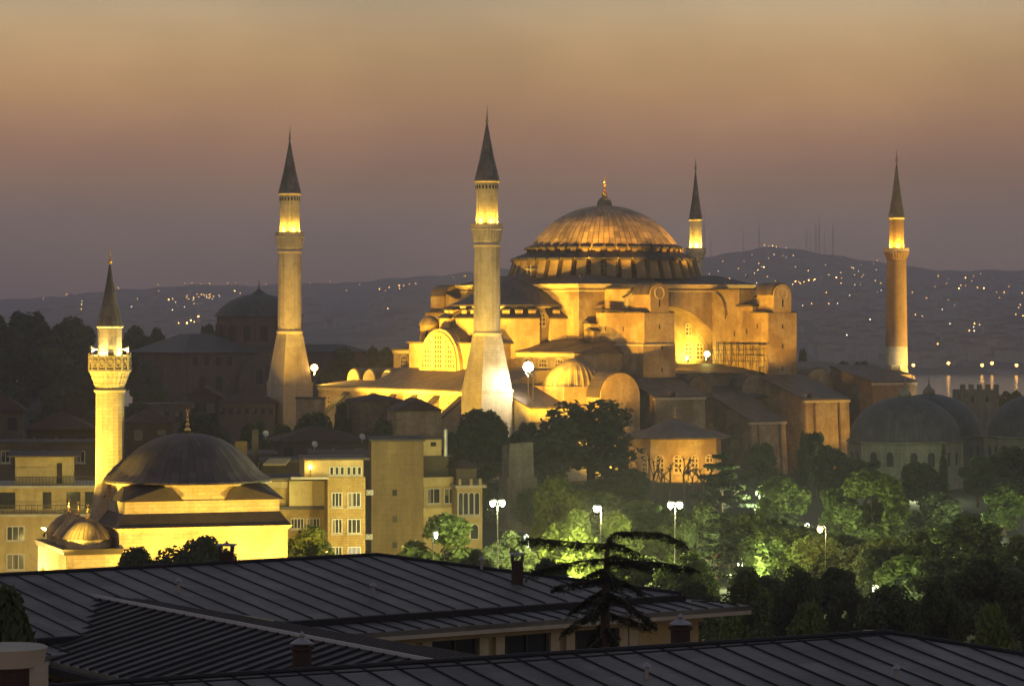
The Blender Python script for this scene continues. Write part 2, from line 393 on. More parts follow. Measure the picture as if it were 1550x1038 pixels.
def barrel(cx, zc, r, t, n=16, a0=0., a1=PI):
    o = [(cx+r*math.cos(a0+(a1-a0)*i/n), zc+r*math.sin(a0+(a1-a0)*i/n)) for i in range(n+1)]
    i_ = [(cx+(r-t)*math.cos(a0+(a1-a0)*i/n), zc+(r-t)*math.sin(a0+(a1-a0)*i/n)) for i in range(n+1)]
    return o, i_
def half_disc(cx, zc, r, zb, n=16):
    return [(cx-r, zb), (cx+r, zb)]+[(cx+r*math.cos(PI*i/n), zc+r*math.sin(PI*i/n)) for i in range(n+1)]
def vault(parent, axis, c, zc, r, a0, a1, zb, wall='plaster', roof='lead_y', inset=.5, winw=0, name='vault'):
    """a stone barrel with its lead covering; a0 is the open end that shows its gable"""
    s = 1 if a1 > a0 else -1
    w = MB().extrude(half_disc(c, zc, r, zb), axis, a0, a1).build(name, M[wall], parent)
    o, i_ = barrel(c, zc, r+.22, .2)
    MB().strip(o, i_, axis, a0+s*inset, a1+s*.01).build('lead_covering', M[roof], w, True)
    if winw:
        if axis == 'x': window(w, (a0, c, zb+.6 if zc-zb > 2 else zb+.3), (0,1,0), (-s,0,0), winw, winw*1.7)
        else: window(w, (c, a0, zb+.6 if zc-zb > 2 else zb+.3), (1,0,0), (0,-s,0), winw, winw*1.7)
    return w

# --- cube under the dome, with the two great arches
MB().box(-21.7, 21.7, -17.5, 17.5, 10, 36.2).build('main_block', M['plaster'], hs)
ar = [(15.5*math.cos(PI*i/28), 17+15.5*math.sin(PI*i/28)) for i in range(29)]
for s in (-1, 1):
    MB().extrude([(-21.7,10),(-21.7,36.2),(21.7,36.2),(21.7,10),(15.5,10)]+ar+[(-15.5,10)], 'y', s*17.5, s*21.7).build('great_arch', M['plaster_s'], hs)
cn = MB()
for a, z0, z1 in ((21.95,35.45,35.75),(22.15,36.2,36.5),(22.5,36.5,37.0)): cn.frustum(0, 0, z0, z1, a-.12, a-.12, a, a)
cn.build('cornice', M['cornice'], hs)
MB().frustum(0, 0, 37.0, 38.9, 22.6, 22.6, 16.5, 16.5).build('roof', M['lead_x'], hs)

# --- drum with forty buttresses and forty windows
MB().lathe(0, 0, [(17.0,38.0),(17.0,43.2),(15.3,43.6)], 80).build('drum', M['drum'], hs)
def radial(a): return Vector((math.cos(a), math.sin(a), 0)), Vector((-math.sin(a), math.cos(a), 0))
def buttress_proto():
    b = MB().extrude([(16.7,38.2),(20.4,38.2),(19.1,42.0),(16.7,42.7)], 'y', -.98, .98).build('drum_buttress', M['drum'], hs)
    MB().extrude([(15.2,43.6),(19.7,41.9),(19.65,42.4),(15.2,44.1)], 'y', -1.3, 1.3).build('lead_cap', M['lead_flat'], b)
    MB().box(15.0, 16.25, -.55, .55, 43.5, 44.5).build('cap_block', M['drum'], b)
    MB().extrude([(14.6,45.0),(16.75,44.3),(16.75,44.7),(14.6,45.5)], 'y', -.95, .95).build('block_lead', M['lead_flat'], b)
    return b
def drumwin_proto():
    w = MB().plate((17.0,0,39.2), (0,1,0), XE, arch_pts(.9, 2.9), -.05, .06).build('drum_window', M['grille'], hs)
    hi = [(.62*math.cos(PI*i/10), 41.6+.62*math.sin(PI*i/10)) for i in range(11)]; ho = [(.8*math.cos(PI*i/10), 41.6+.8*math.sin(PI*i/10)) for i in range(11)]
    MB().strip(ho, hi, 'x', 16.8, 19.0).build('window_hood', M['cornice'], w)
    h2 = [(1.02*math.cos(PI*i/10), 41.62+1.02*math.sin(PI*i/10)) for i in range(11)]; h1 = [(.81*math.cos(PI*i/10), 41.62+.81*math.sin(PI*i/10)) for i in range(11)]
    MB().strip(h2, h1, 'x', 16.0, 18.9).build('hood_lead', M['lead_flat'], w)
    return w
bp, wp = buttress_proto(), drumwin_proto()
for k in range(40):
    b = bp if k == 0 else copy_tree(bp, hs); b.rotation_euler.z = 2*PI*(k+.5)/40
    w = wp if k == 0 else copy_tree(wp, hs); w.rotation_euler.z = 2*PI*k/40
# --- dome
RS, ZC0 = 17.8, 35.8
prof = [(15.5,43.4),(15.35,44.4)]
for i in range(25):
    th = math.asin(15.2/RS)*(1-i/24); prof.append((max(.05, RS*math.sin(th)), ZC0+RS*math.cos(th)))
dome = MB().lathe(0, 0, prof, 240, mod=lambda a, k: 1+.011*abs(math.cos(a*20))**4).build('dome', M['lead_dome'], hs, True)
cap = MB().lathe(0, 0, [(1.6,53.45),(1.55,53.9),(1.35,54.6),(.85,55.2),(.35,55.6)], 40, mod=flute(20,.08)).build('dome_cap', M['patina'], dome, True)
finial(dome, 0, 0, 55.4, 60.3, .62)

# --- western and eastern half domes
def half_dome(s):
    a0, a1 = (R(90), R(270)) if s < 0 else (R(-90), R(90)); cx = s*20.0
    w = MB().lathe(cx, 0, [(14.4,20),(14.4,32.6)], 48, a0, a1).build('half_dome_wall', M['plaster'], hs)
    MB().lathe(cx, 0, [(14.2,32.2),(15.0,32.2),(15.2,32.55),(14.2,32.6)], 48, a0, a1, cap=False).build('half_dome_cornice', M['cornice'], w)
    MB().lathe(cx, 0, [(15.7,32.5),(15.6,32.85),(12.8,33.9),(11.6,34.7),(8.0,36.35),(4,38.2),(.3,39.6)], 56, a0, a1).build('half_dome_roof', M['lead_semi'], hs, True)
    if s > 0: return
    for c in (-69, -34.5, 0, 34.5, 69):
        a = PI+R(c); d, t = radial(a)
        window(w, Vector((cx,0,28.4))+d*14.4, t, d, 1.5, 2.7, 'grille', 'cornice')
    for lo, hi in ((-96,-72.5),(-65.5,-38),(-31,-3.5),(3.5,31),(38,65.5),(72.5,96)):
        m = MB().lathe(cx, 0, [(14.0,20),(17.6,20),(17.6,30.0),(14.0,31.6)], 6, PI+R(lo), PI+R(hi)).build('wall_buttress', M['plaster'], hs)
        MB().lathe(cx, 0, [(14.3,31.95),(18.0,30.0),(18.0,30.3),(14.3,32.3)], 6, PI+R(lo-.6), PI+R(hi+.6), cap=False).build('lead_cap', M['lead_flat'], m)
        nb = 3 if hi-lo > 25 else 2
        for i in range(nb):
            aa = PI+R(lo+(hi-lo)*(i+.5)/nb); hw = R(2.6)
            q = MB().lathe(cx, 0, [(14.2,30.8),(16.6,30.4),(16.6,31.75),(14.2,32.0)], 2, aa-hw, aa+hw).build('dormer', M['plaster'], m)
            MB().lathe(cx, 0, [(14.3,32.3),(16.9,31.7),(16.9,31.95),(14.3,32.5)], 2, aa-hw*1.3, aa+hw*1.3, cap=False).build('dormer_lead', M['lead_flat'], q)
half_dome(-1); half_dome(1)

# --- four stepped buttress towers with barrel-roofed stair huts
def tower(se, sn):
    r = lambda a, b: (min(a*se, b*se), max(a*se, b*se)); q = lambda a, b: (min(a*sn, b*sn), max(a*sn, b*sn))
    t = MB()
    t.box(*r(15.4,19), *q(23.8,40), 8, 31.2)
    t.extrude([(sn*21.7,8),(sn*21.7,35.9),(sn*30.7,35.9),(sn*30.7,32.5),(sn*35,32.5),(sn*35,31.2),(sn*40,31.2),(sn*40,8)], 'x', se*11.7, se*15.4)
    t = t.build('buttress_tower', M['plaster'] if se < 0 else M['plaster_s'], hs)
    MB().extrude([(sn*23.4,31.8),(sn*34.2,31.2),(sn*34.2,31.55),(sn*23.4,32.1)], 'x', se*15.0, se*19.5).build('lead_ledge', M['lead_flat'], t)
    MB().box(*r(11.2,15.3), *q(30.2,35.3), 32.5, 32.85).build('lead_ledge', M['lead_flat'], t)
    MB().box(*r(11.3,15.8), *q(21.8,31.1), 35.9, 36.2).build('lead_ledge', M['lead_flat'], t)
    MB().box(*r(11.3,19.4), *q(34.6,39.6), 31.2, 31.45).build('lead_ledge', M['lead_flat'], t)
    if se < 0:
        MB().box(*r(11.75,19.55), *q(24,40.4), 8, 25.0).build('plinth', M['plaster_s'], t)
        MB().box(*r(11.7,19.75), *q(24,40.55), 24.75, 25.1).build('string_course', M['cornice'], t)
    hx = se*15.35
    hut = MB().extrude(half_disc(hx, 34.75, 2.2, 31.3), 'y', sn*34.6, sn*40.03).build('stair_hut', M['plaster'], t)
    o, i_ = barrel(hx, 34.75, 2.5, .28)
    MB().strip(o, i_, 'y', sn*34.2, sn*39.6).build('barrel_roof', M['lead_y'], hut, True)
    f = (0, sn, 0)
    window(hut, (hx, sn*40.03, 32.4), (1,0,0), f, .34, 1.5, 'dark_hole', None, False, name='slit_window')
    for z in (29.2, 24.3+.9, 20.8): window(t, (hx-.3*se, sn*40.42, z-1.2) if z < 25.4 and se < 0 else (hx, sn*40.02, z-1.2), (1,0,0), f, .3, .9, 'dark_hole', None, False, name='slit_window')
    MB().annulus((hx, sn*40.03, 35.1), (1,0,0), f, [(1.25*math.cos(2*PI*i/20), 1.25*math.sin(2*PI*i/20)) for i in range(20)], [(1.05*math.cos(2*PI*i/20), 1.05*math.sin(2*PI*i/20)) for i in range(20)], -.02, .1).build('roundel', M['cornice'], hut)
    # lean-to stair house behind the hut
    l = MB().extrude([(sn*30.75,31.6),(sn*30.75,34.2),(sn*34.5,35.3),(sn*34.5,31.6)], 'x', se*15.5, se*17.2).build('lean_to', M['plaster'], t)
    MB().extrude([(sn*30.5,34.2),(sn*30.5,34.45),(sn*34.5,35.6),(sn*34.5,35.35)], 'x', se*15.2, se*17.5).build('lean_to_roof', M['lead_flat'], l)
    window(l, (se*16.3, sn*30.75, 31.9), (1,0,0), (0,-sn,0), .9, 2.0, 'dark_hole', 'cornice', True, name='door', fname='door_frame')
    if se < 0 and sn < 0:
        ld = MB()
        for d in (0, .55): ld.tube([(-17.6, sn*(31.6+d), 31.7), (-17.35, sn*(33.0+d), 35.2)], .07, 4)
        for i in range(8): ld.tube([(-17.58+.25*i/8, sn*(31.7+1.4*i/8), 32.0+3.1*i/8), (-17.58+.25*i/8, sn*(32.25+1.4*i/8), 32.0+3.1*i/8)], .05, 4)
        ld.build('ladder', M['white_frame'], t)
        for n_, z in ((27,28.6),(33,28.6)): window(t, (se*19.0, sn*n_, z-1), (0,1,0), (se,0,0), .3, .9, 'dark_hole', None, False, name='slit_window')
    if se > 0 and sn < 0:
        for n_, z in ((26,31),(29,27.5),(33,28),(36.5,29)): window(t, (11.7, sn*n_, z-1), (0,1,0), (-1,0,0), .35, 1.0, 'dark_hole', None, False, name='slit_window')
        # remains of an arch springing from the tower wall
        o, i_ = barrel(-22.5, 31.2, 4.2, .7, 10, R(100), R(190))
        MB().strip(o, i_, 'x', 11.0, 11.72).build('arch_scar', M['plaster_s'], t)
for se in (-1, 1):
    for sn in (-1, 1): tower(se, sn)

# --- tympanum windows on the south side
for e_ in (-8.6,-2.9,2.9,8.6): window(hs, (e_, -17.5, 26.4), XE, XS, 1.2, 2.5, 'grille', 'cornice')
for e_ in (-11.4,-8.5,-2.9,2.9,8.5,11.4): window(hs, (e_, -17.5, 21.5), XE, XS, 1.7, 3.4, 'grille', 'cornice')

# --- southern galleries between and beside the towers
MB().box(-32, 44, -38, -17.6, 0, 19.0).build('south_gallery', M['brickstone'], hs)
MB().extrude([(-17.5,20.7),(-24,20.9),(-31,20.2),(-38.6,19.3),(-38.6,19.0),(-17.5,19.0)], 'x', -11.6, 11.6).build('gallery_roof', M['lead_x'], hs)
MB().extrude([(-17.5,21.0),(-38.6,18.9),(-38.6,18.6),(-17.5,18.6)], 'x', 19.1, 44.6).build('gallery_roof', M['lead_x'], hs)
for c in (-7.2, 6.4): vault(hs, 'y', c, 15.8, 3.1, -42.5, -36, 10, 'brickstone', 'lead_x', .4, 1.5)
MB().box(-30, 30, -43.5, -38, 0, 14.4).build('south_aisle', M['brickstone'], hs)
MB().extrude([(-38,16.6),(-44,14.6),(-44,14.35),(-38,14.35)], 'x', -30.3, 30.3).build('aisle_roof', M['lead_x'], hs)
def sbut(e0, e1, n0, n1, z0, z1, gaps=(), wall='brickstone', face='plaster_s', batter=.5):
    """raking south buttress: wall between n0 (at the church, top z0) and n1 (outer face, top z1)"""
    t = MB().hexa([(e0-.3,n1-batter,-1),(e1+.3,n1-batter,-1),(e1,n0,-1),(e0,n0,-1)], [(e0,n1,z1),(e1,n1,z1),(e1,n0,z0),(e0,n0,z0)]).build('south_buttress', M[wall], hs)
    MB().hexa([(e0-.4,n1-.5,z1-.02),(e1+.4,n1-.5,z1-.02),(e1+.4,n0,z0+.1),(e0-.4,n0,z0+.1)], [(e0-.4,n1-.5,z1+.28),(e1+.4,n1-.5,z1+.28),(e1+.4,n0,z0+.4),(e0-.4,n0,z0+.4)]).build('buttress_roof', M['lead_x'], t)
    ed = [e0]+[g for p in gaps for g in p]+[e1]
    for a, b in zip(ed[::2], ed[1::2]):
        MB().hexa([(a,n1-batter-.85,-1),(b,n1-batter-.85,-1),(b,n1-batter+.1,-1),(a,n1-batter+.1,-1)], [(a,n1-.45,z1-.5),(b,n1-.45,z1-.5),(b,n1+.1,z1-.5),(a,n1+.1,z1-.5)]).build('pilaster', M[face], t)
    MB().box(e0-.25, e1+.25, n1-.65, n1+.05, z1-.5, z1-.03).build('coping', M['cornice'], t)
    return t
sbut(8.7, 19.7, -40.6, -55, 18.4, 14.1, ((10.5,11.2),(16.7,17.4)))
sbut(-4.6, 3.7, -42, -55, 15.1, 10.1, ((-3.4,-2.8),(1.9,2.5)))
sbut(-24, -12.2, -40.6, -50, 18.2, 15.0)
sbut(27, 38, -41, -54, 20.2, 17.3)
vault(hs, 'y', 23.4, 16.6, 3.4, -42, -20, 8, 'plaster_s', 'lead_x', .4, 1.5)
MB().hexa([(38,-48,-1),(52,-48,-1),(52,-20,-1),(38,-20,-1)], [(38,-48,14.6),(52,-48,10.2),(52,-20,11.6),(38,-20,15.5)]).build('east_annexe', M['brickstone'], hs)
MB().hexa([(37.8,-48.4,14.65),(52.4,-48.4,10.1),(52.4,-20,11.5),(37.8,-20,15.55)], [(37.8,-48.4,15.0),(52.4,-48.4,10.45),(52.4,-20,11.85),(37.8,-20,15.9)]).build('annexe_roof', M['lead_x'], hs)

# --- west gallery, central vestibule with the great lunette, narthex
MB().box(-31, -18, -33.5, 33.5, 0, 23.3).build('west_gallery', M['plaster'], hs)
MB().hexa([(-31.5,-34,23.3),(-18,-34,23.3),(-18,34,23.3),(-31.5,34,23.3)], [(-31.5,-34,23.6),(-19,-30,25.6),(-19,30,25.6),(-31.5,34,23.6)]).build('gallery_roof', M['lead_y'], hs)
MB().hexa([(-31.1,-26,23.5),(-18.4,-26,24.3),(-18.4,-8,24.3),(-31.1,-8,23.5)], [(-27.5,-20,25.0),(-18.4,-21,26.5),(-18.4,-12,26.5),(-27.5,-13,25.0)]).build('gallery_roof', M['lead_y'], hs)
MB().box(-31.25, -31.0, -33.6, 33.6, 22.6, 23.28).build('gallery_cornice', M['cornice'], hs)
for n_ in (-11.5, -17.2, -22.8, -28.4, 17, 23, 29): window(hs, (-31, n_, 18.6), (0,-1,0), XW, 3.0, 3.6, 'grille', 'cornice', fw=.3)
MB().box(-40, -31, -12.8, 12.8, 0, 25.0).build('vestibule', M['plaster'], hs)
MB().box(-40.4, -30.8, -13.2, 13.2, 25.0, 25.35).build('vestibule_roof', M['lead_y'], hs)
vb = MB().extrude(half_disc(0, 20.4, 7.6, 18.0), 'x', -40.9, -24).build('west_vault', M['plaster'], hs)
o, i_ = barrel(0, 20.4, 7.85, .25); MB().strip(o, i_, 'x', -39.6, -22).build('lead_covering', M['lead_y'], vb, True)
wl = window(vb, (-40.9, 0, 19.9), (0,-1,0), XW, 12.2, 6.8, 'grille_fine', 'plaster', fw=.7, proud=.35, name='lunette_window')
for n_ in (-2.2, 2.2): MB().box(-41.2, -40.85, n_-.4, n_+.4, 19.9, 26.2).build('mullion', M['cornice'], wl)
tr = MB().lathe(-34.2, 14.2, [(2.0,22),(2.0,28.7)], 20).build('stair_turret', M['plaster'], hs, True)
MB().lathe(-34.2, 14.2, [(2.2,28.6),(2.2,28.85),(1.9,29.6),(1.2,30.3),(.1,30.7)], 20).build('turret_dome', M['lead_small'], tr, True)
window(tr, Vector((-34.2,14.2,26.0))+Vector((-.75,-.66,0))*2.0, (.66,-.75,0), (-.75,-.66,0), .6, 1.6, 'dark_hole', None)
# upper wall blocks behind the south-west minaret
for e_, n_, w_, z in ((-24.0,17,2.2,29.6),(-24.0,23,2.2,28.6)):
    b = MB().box(e_-w_/2, e_+w_/2, n_-w_/2, n_+w_/2, 22, z).build('pier', M['plaster'], hs)
    MB().frustum(e_, n_, z, z+.7, w_/2+.4, w_/2+.4, .3, .3).build('pier_cap', M['lead_flat'], b)
MB().box(-50, -31, -33, 32.5, 0, 15.9).build('narthex', M['plaster'], hs)
MB().extrude([(-50.5,15.9),(-50.5,16.15),(-40.1,20.0),(-31.2,20.3),(-31.2,15.9)], 'y', -33.4, 15).build('narthex_roof', M['lead_y'], hs)
MB().hexa([(-50.5,15.02,15.9),(-31.2,15.02,15.9),(-31.2,33,15.9),(-50.5,33,15.9)], [(-50.5,15.02,16.15),(-31.2,15.02,19.6),(-31.2,28,18.8),(-50.5,33,16.15)]).build('narthex_roof', M['lead_y'], hs)
for n_ in (17.5, 24.6, 31.0): vault(hs, 'x', n_, 16.9, 2.5, -42.5, -31, 14, 'cornice', 'lead_y', .3)
MB().box(-50.25, -50, -33.1, 32.6, 15.2, 15.88).build('narthex_cornice', M['cornice'], hs)
for n_ in (-27, -18, -9.5, -1.5, 6.5, 14, 28): window(hs, (-50, n_, 10.5), (0,-1,0), XW, 1.8, 3.4, 'grille', 'cornice')
for n_ in (-22.5, -13.6, -5.5, 2.5, 10.4, 21):
    f = MB().extrude([(-58,-1),(-58,8.5),(-50,14.6),(-50,-1)], 'y', n_-.8, n_+.8).build('west_buttress', M['limestone'], hs)
    MB().extrude([(-58.3,8.45),(-58.3,8.8),(-49.9,15.1),(-49.9,14.75)], 'y', n_-1, n_+1).build('buttress_lead', M['lead_flat'], f)
# lower rooms at the south-west corner
MB().box(-41.5, -28.6, -45, -33.6, 0, 17.2).build('corner_room', M['plaster'], hs)
cd = MB().lathe(-35, -39.2, [(5.9,17.1),(5.9,17.5),(5.4,18.9),(4.4,20.3),(2.8,21.6),(1.2,22.3),(.05,22.5)], 60, mod=lambda a, k: 1+.028*math.cos(a*30)).build('corner_dome', M['lead_small'], hs, True)
vault(hs, 'y', -31.6, 15.2, 4.6, -49.5, -41, 6, 'plaster', 'lead_x', .3, 1.6)
MB().hexa([(-50,-46,-1),(-40,-46,-1),(-40,-33.5,-1),(-50,-33.5,-1)], [(-50,-46,13.2),(-40,-46,13.2),(-40,-33.5,17.2),(-50,-33.5,17.2)]).build('corner_annexe', M['limestone'], hs)
MB().hexa([(-50.4,-46.6,13.2),(-39.6,-46.6,13.2),(-39.6,-33.5,17.3),(-50.4,-33.5,17.3)], [(-50.4,-46.6,13.5),(-39.6,-46.6,13.5),(-39.6,-33.5,17.6),(-50.4,-33.5,17.6)]).build('annexe_roof', M['lead_x'], hs)
MB().extrude([(-46.1,10.4),(-46.1,10.7),(-56,8.4),(-56,8.1)], 'x', -52, -36).build('porch_roof', M['lead_x'], hs)
MB().box(-51.5, -36.5, -55.6, -46.2, -1, 8.0).build('porch_wall', M['limestone'], hs)
# hooded buttress heads on the wall beside the south-west tower
for n_, z in ((-23.2,29.0),(-24.2,27.6)):
    b = MB().box(-20.7, -18, n_-1.1, n_+1.1, 20, z).build('pier', M['plaster'], hs)
    MB().extrude([(n_-1.6,z),(n_+1.6,z),(n_,z+.75)], 'x', -21.2, -19.1).build('pier_cap', M['lead_flat'], b)

# --- scaffolding against the south-east tower
sf = thing('scaffolding', 'steel pole scaffolding against the west wall of the far buttress tower', 'scaffolding', H(11.2, -31, 18), EA)
for j in (0, 1):
    for i in range(8): MB().tube([(-.15-1.3*j, -8.4+i*2.2, .6), (-.15-1.3*j, -8.4+i*2.2, 7.3)], .07, 5).build('upright', M['iron'], sf)
for z in (2.4, 4.6, 6.8): MB().box(-1.7, -.05, -8.7, 7.3, z-.05, z+.06).build('deck', M['bronze'], sf)
for z in (3.5, 5.7): MB().tube([(-1.5,-8.6,z),(-1.5,7.2,z)], .06, 5).build('ledger', M['iron'], sf)
for i in range(7): MB().tube([(-1.55,-8.4+i*2.2,.8),(-1.55,-6.2+i*2.2,6.8)], .05, 5).build('brace', M['iron'], sf)

# --- maintenance frame on top of the western half dome
mf = thing('roof_access_frame', 'small open timber frame standing on the peak of the dark half dome', 'frame', H(-19.5, -2.0, 38.6), EA)
for x in (-.9, .9):
    for y in (-.7, .7): MB().tube([(x,y,0),(x,y,2.4)], .1, 4).build('post', M['limestone'], mf)
MB().box(-1.2, 1.2, -1, 1, 1.4, 1.55).build('platform', M['limestone'], mf)

# ------------------------------------------------------------------ the four great minarets
def big_minaret(e, n, label):
    t = thing('minaret', label, 'minaret', H(e, n, 0), EA, 'minarets of the great basilica')
    MB().frustum(0, 0, -1, 16.3, 3.55, 3.55, 3.5, 3.5).build('pedestal', M['ashlar'], t)
    MB().frustum(0, 0, 16.2, 16.7, 3.62, 3.62, 3.62, 3.62).build('moulding', M['ashlar'], t)
    MB().frustum(0, 0, 16.7, 26.9, 3.42, 3.42, 1.98, 1.98).build('base', M['ashlar'], t)
    ring(t, 0, 0, 27.2, 2.72, .7, 'cornice', 16)
    MB().lathe(0, 0, [(2.55,27.3),(2.46,44.2)], 64, mod=lambda a, k: 1-.028*abs(math.cos(a*8))**.6).build('shaft', M['ashlar'], t)
    ring(t, 0, 0, 43.9, 2.5, .5, 'cornice', 32)
    balcony(t, 0, 0, 44.4, 47.0, 2.5, 3.0, 48.0, M['ashlar'])
    MB().lathe(0, 0, [(2.06,47.0),(2.06,56.1)], 64, mod=lambda a, k: 1-.05*abs(math.cos(a*8))**.5).build('upper_shaft', M['limestone'], t)
    fr = MB().lathe(0, 0, [(2.1,54.4),(2.1,55.6)], 64, mod=lambda a, k: 1+.03*(1 if math.cos(a*20) > 0 else 0)).build('frieze', M['limestone'], t)
    for k in range(20):
        d, u = radial(2*PI*k/20); MB().plate(d*2.12+Vector((0,0,54.6)), u, d, rect_pts(.32,.7), -.05, .05).build('frieze_panel', M['dark_hole'], fr)
    ring(t, 0, 0, 56.0, 2.3, .5, 'cornice', 32)
    c = cone(t, 0, 0, 56.3, 67.5, 2.3)
    finial(c, 0, 0, 67.2, 69.6, .34, 'bronze')
    MB().tube([(.3,.3,66.5),(.3,.3,70.4)], .04, 4).build('lightning_rod', M['iron'], c)
    for k in range(6):
        a = 2*PI*k/6+.35; d, u = radial(a)
        fl = MB().frustum(d.x*2.62, d.y*2.62, 47.3, 47.75, .16, .16, .22, .22).build('uplight', M['lens_yellow'], t)
        spot(t, (d.x*2.66, d.y*2.66, 47.85), (d.x*2.1, d.y*2.1, 53), 3000, (1,.56,.045), 150, .8, .12, 'uplight_beam')
    return t
big_minaret(-53.9, -37.3, 'tallest and nearest minaret, pale fluted stone, rising just west of the great dome')
big_minaret(-53.9, 37.7, 'pale stone minaret with square flared foot, far from the dome beside the dark old church')
def slim_minaret(e, n, z, label, brick, foot):
    t = thing('minaret', label, 'minaret', H(e, n, 0), EA, 'minarets of the great basilica')
    k = M['redbrick'] if brick else M['limestone']
    r0, r1, ru = z['r']
    if brick:
        MB().lathe(0, 0, [(2.65,-1),(2.65,18.4),(2.3,20.6)], 8, rot=PI/8).build('foot', M['limestone'], t)
        MB().lathe(0, 0, [(r0+.08,20.4),(r0,24.2)], 24).build('lower_shaft', M['limestone'], t, True)
        MB().lathe(0, 0, [(r0,24.2),(r1,z['b0'])], 24).build('shaft', k, t, True)
    else:
        MB().lathe(0, 0, [(r0+.2,0),(r1,z['b0'])], 20, mod=flute(20,.03)).build('shaft', k, t)
    balcony(t, 0, 0, z['b0'], z['b1'], r1, z['rb'], z['bp'], k, 14, 4)
    MB().lathe(0, 0, [(ru,z['b1']),(ru*.98,z['c0'])], 20).build('upper_shaft', k, t, True)
    ring(t, 0, 0, z['c0']-.1, ru+.08, .5, 'cornice', 20)
    c = cone(t, 0, 0, z['c0']+.1, z['c1'], ru+.1)
    finial(c, 0, 0, z['c1']-.2, z['f'], .32, 'bronze')
    for q in range(5):
        a = 2*PI*q/5+.5; d, u = radial(a); rr = (ru+z['rb'])/2+.1
        MB().frustum(d.x*rr, d.y*rr, z['b1']+.25, z['b1']+.7, .14, .14, .2, .2).build('uplight', M['lens_yellow'], t)
        spot(t, (d.x*rr, d.y*rr, z['b1']+.8), (d.x*ru, d.y*ru, z['b1']+6), 5000 if brick else 6500, (1,.58,.05), 150, .8, .12, 'uplight_beam')
    return t
slim_minaret(52.2, 37.5, dict(r=(1.75,1.55,1.35), b0=43.3, b1=45.0, bp=46.0, rb=2.3, c0=52.5, c1=64.1, f=66.6), 'slender minaret half hidden behind the right side of the great dome', False, False)
se_m = slim_minaret(47.5, -37.5, dict(r=(2.25,2.0,1.5), b0=42.2, b1=43.6, bp=44.6, rb=2.55, c0=50.9, c1=62.6, f=65.3), 'red brick minaret standing alone at the far end, above the grey tomb domes', True, True)
pb = thing('gatehouse', 'low square stone block at the foot of the brick minaret', 'outbuilding', H(43.5, -41.2, 0), EA)
MB().box(-2.6, 2.6, -2.6, 2.6, -1, 18.6).build('wall', M['plaster_s'], pb); MB().frustum(0, 0, 18.6, 19.5, 2.9, 2.9, .6, .6).build('roof', M['lead_flat'], pb)
window(pb, (0,-2.6,15.8), XE, XS, .7, 1.3, 'dark_hole', None)

# ------------------------------------------------------------------ floodlights of the basilica
gW = 'floodlights west of the basilica'
for i, (e, n, z, w, tg, dg) in enumerate(((-86,-22,8,560000,(-25,-6,31),44), (-77,-13,8,370000,(-26,2,33),36), (-75,-5,8,370000,(-28,20,32),38),
        (-66,-14,6,2500,(-50,-14,14),85), (-66,6,6,2500,(-50,4,14),85), (-66,24,6,8000,(-50,22,15),85), (-88,-46,10,330000,(-18,-24,31),40))):
    floodlight(H(e,n,z), H(*tg), w, SODY, dg, ['shielded floodlight among trees facing the near end of the west front','shielded floodlight among trees facing the middle of the west front','shielded floodlight among trees facing the far end of the west front',
        'low floodlight between the west buttresses nearest the pale minaret','low floodlight between the middle west buttresses','low floodlight between the far west buttresses','floodlight on the lawn aimed past the nearest minaret at the dome'][i], 'lens_amber', min(z+.5, 4), group=gW)
gS = 'floodlights south of the basilica'
for i, (e, n, z, w, tg, dg) in enumerate(((-70,-63,10,330000,(-16,-32,30),42), (10.5,-54.4,15.2,20000,(15.3,-40,31),60), (40,-86,8,60000,(47,-37,12),40), (-2,-72,4,10000,(14,-55,8),60), (-10.6,-33.5,20.9,46000,(14,-31,30),80), (24,-70,5,9000,(14.2,-56,11),50),(-20,-50.6,15.8,1500,(-15.3,-40,28),90))):
    floodlight(H(e,n,z), H(*tg), w, (SOD,SOD,WHT,SOD,SOD,SODY,SOD)[i], dg, ['floodlight in the park aimed at the nearer south tower','floodlight on the end of the lit raking buttress aimed at the far tower','floodlight aimed at the foot of the brick minaret','small floodlight below the middle raking buttress','floodlight on the gallery roof beside the nearer buttress tower','floodlight on the ground aimed at the lit end face of the raking buttress','floodlight on the low roof in front of the nearer south tower'][i], 'lens_amber', min(3, z) if z < 14 else .8, group=gS)
for i, (p, tg, w, c, dg) in enumerate((((-82,-50,5),(-53.9,-37.3,44),95000,(1,.64,.12),46), ((-62,24,6),(-53.9,37.7,44),55000,(1,.66,.14),40), ((-64,-78,5),(-53.9,-37.3,36),100000,(1,.66,.13),50), ((-70,12,6),(-53.9,37.7,30),75000,SOD,36), ((70,-72,6),(47.5,-37.5,30),300000,(1,.64,.11),52))):
    floodlight(H(*p), H(*tg), w, c, dg, ['narrow floodlight on the lawn aimed up the nearest minaret','narrow floodlight on the lawn aimed up the square-footed minaret','floodlight in the trees aimed at the south side of the nearest minaret','floodlight between buttresses aimed at the right side of the square-footed minaret','floodlight on the ground aimed up the brick minaret'][i], 'lens_yellow', 2, group='floodlights of the minarets')
floodlight(H(-49.8,-45.2,19.7), H(-53.9,-39,14), 10500, WHT, 120, 'dazzling white floodlight on a mast beside the foot of the nearest minaret', 'lens_white', 11.5, .3, .8, .55, globe=1.0)
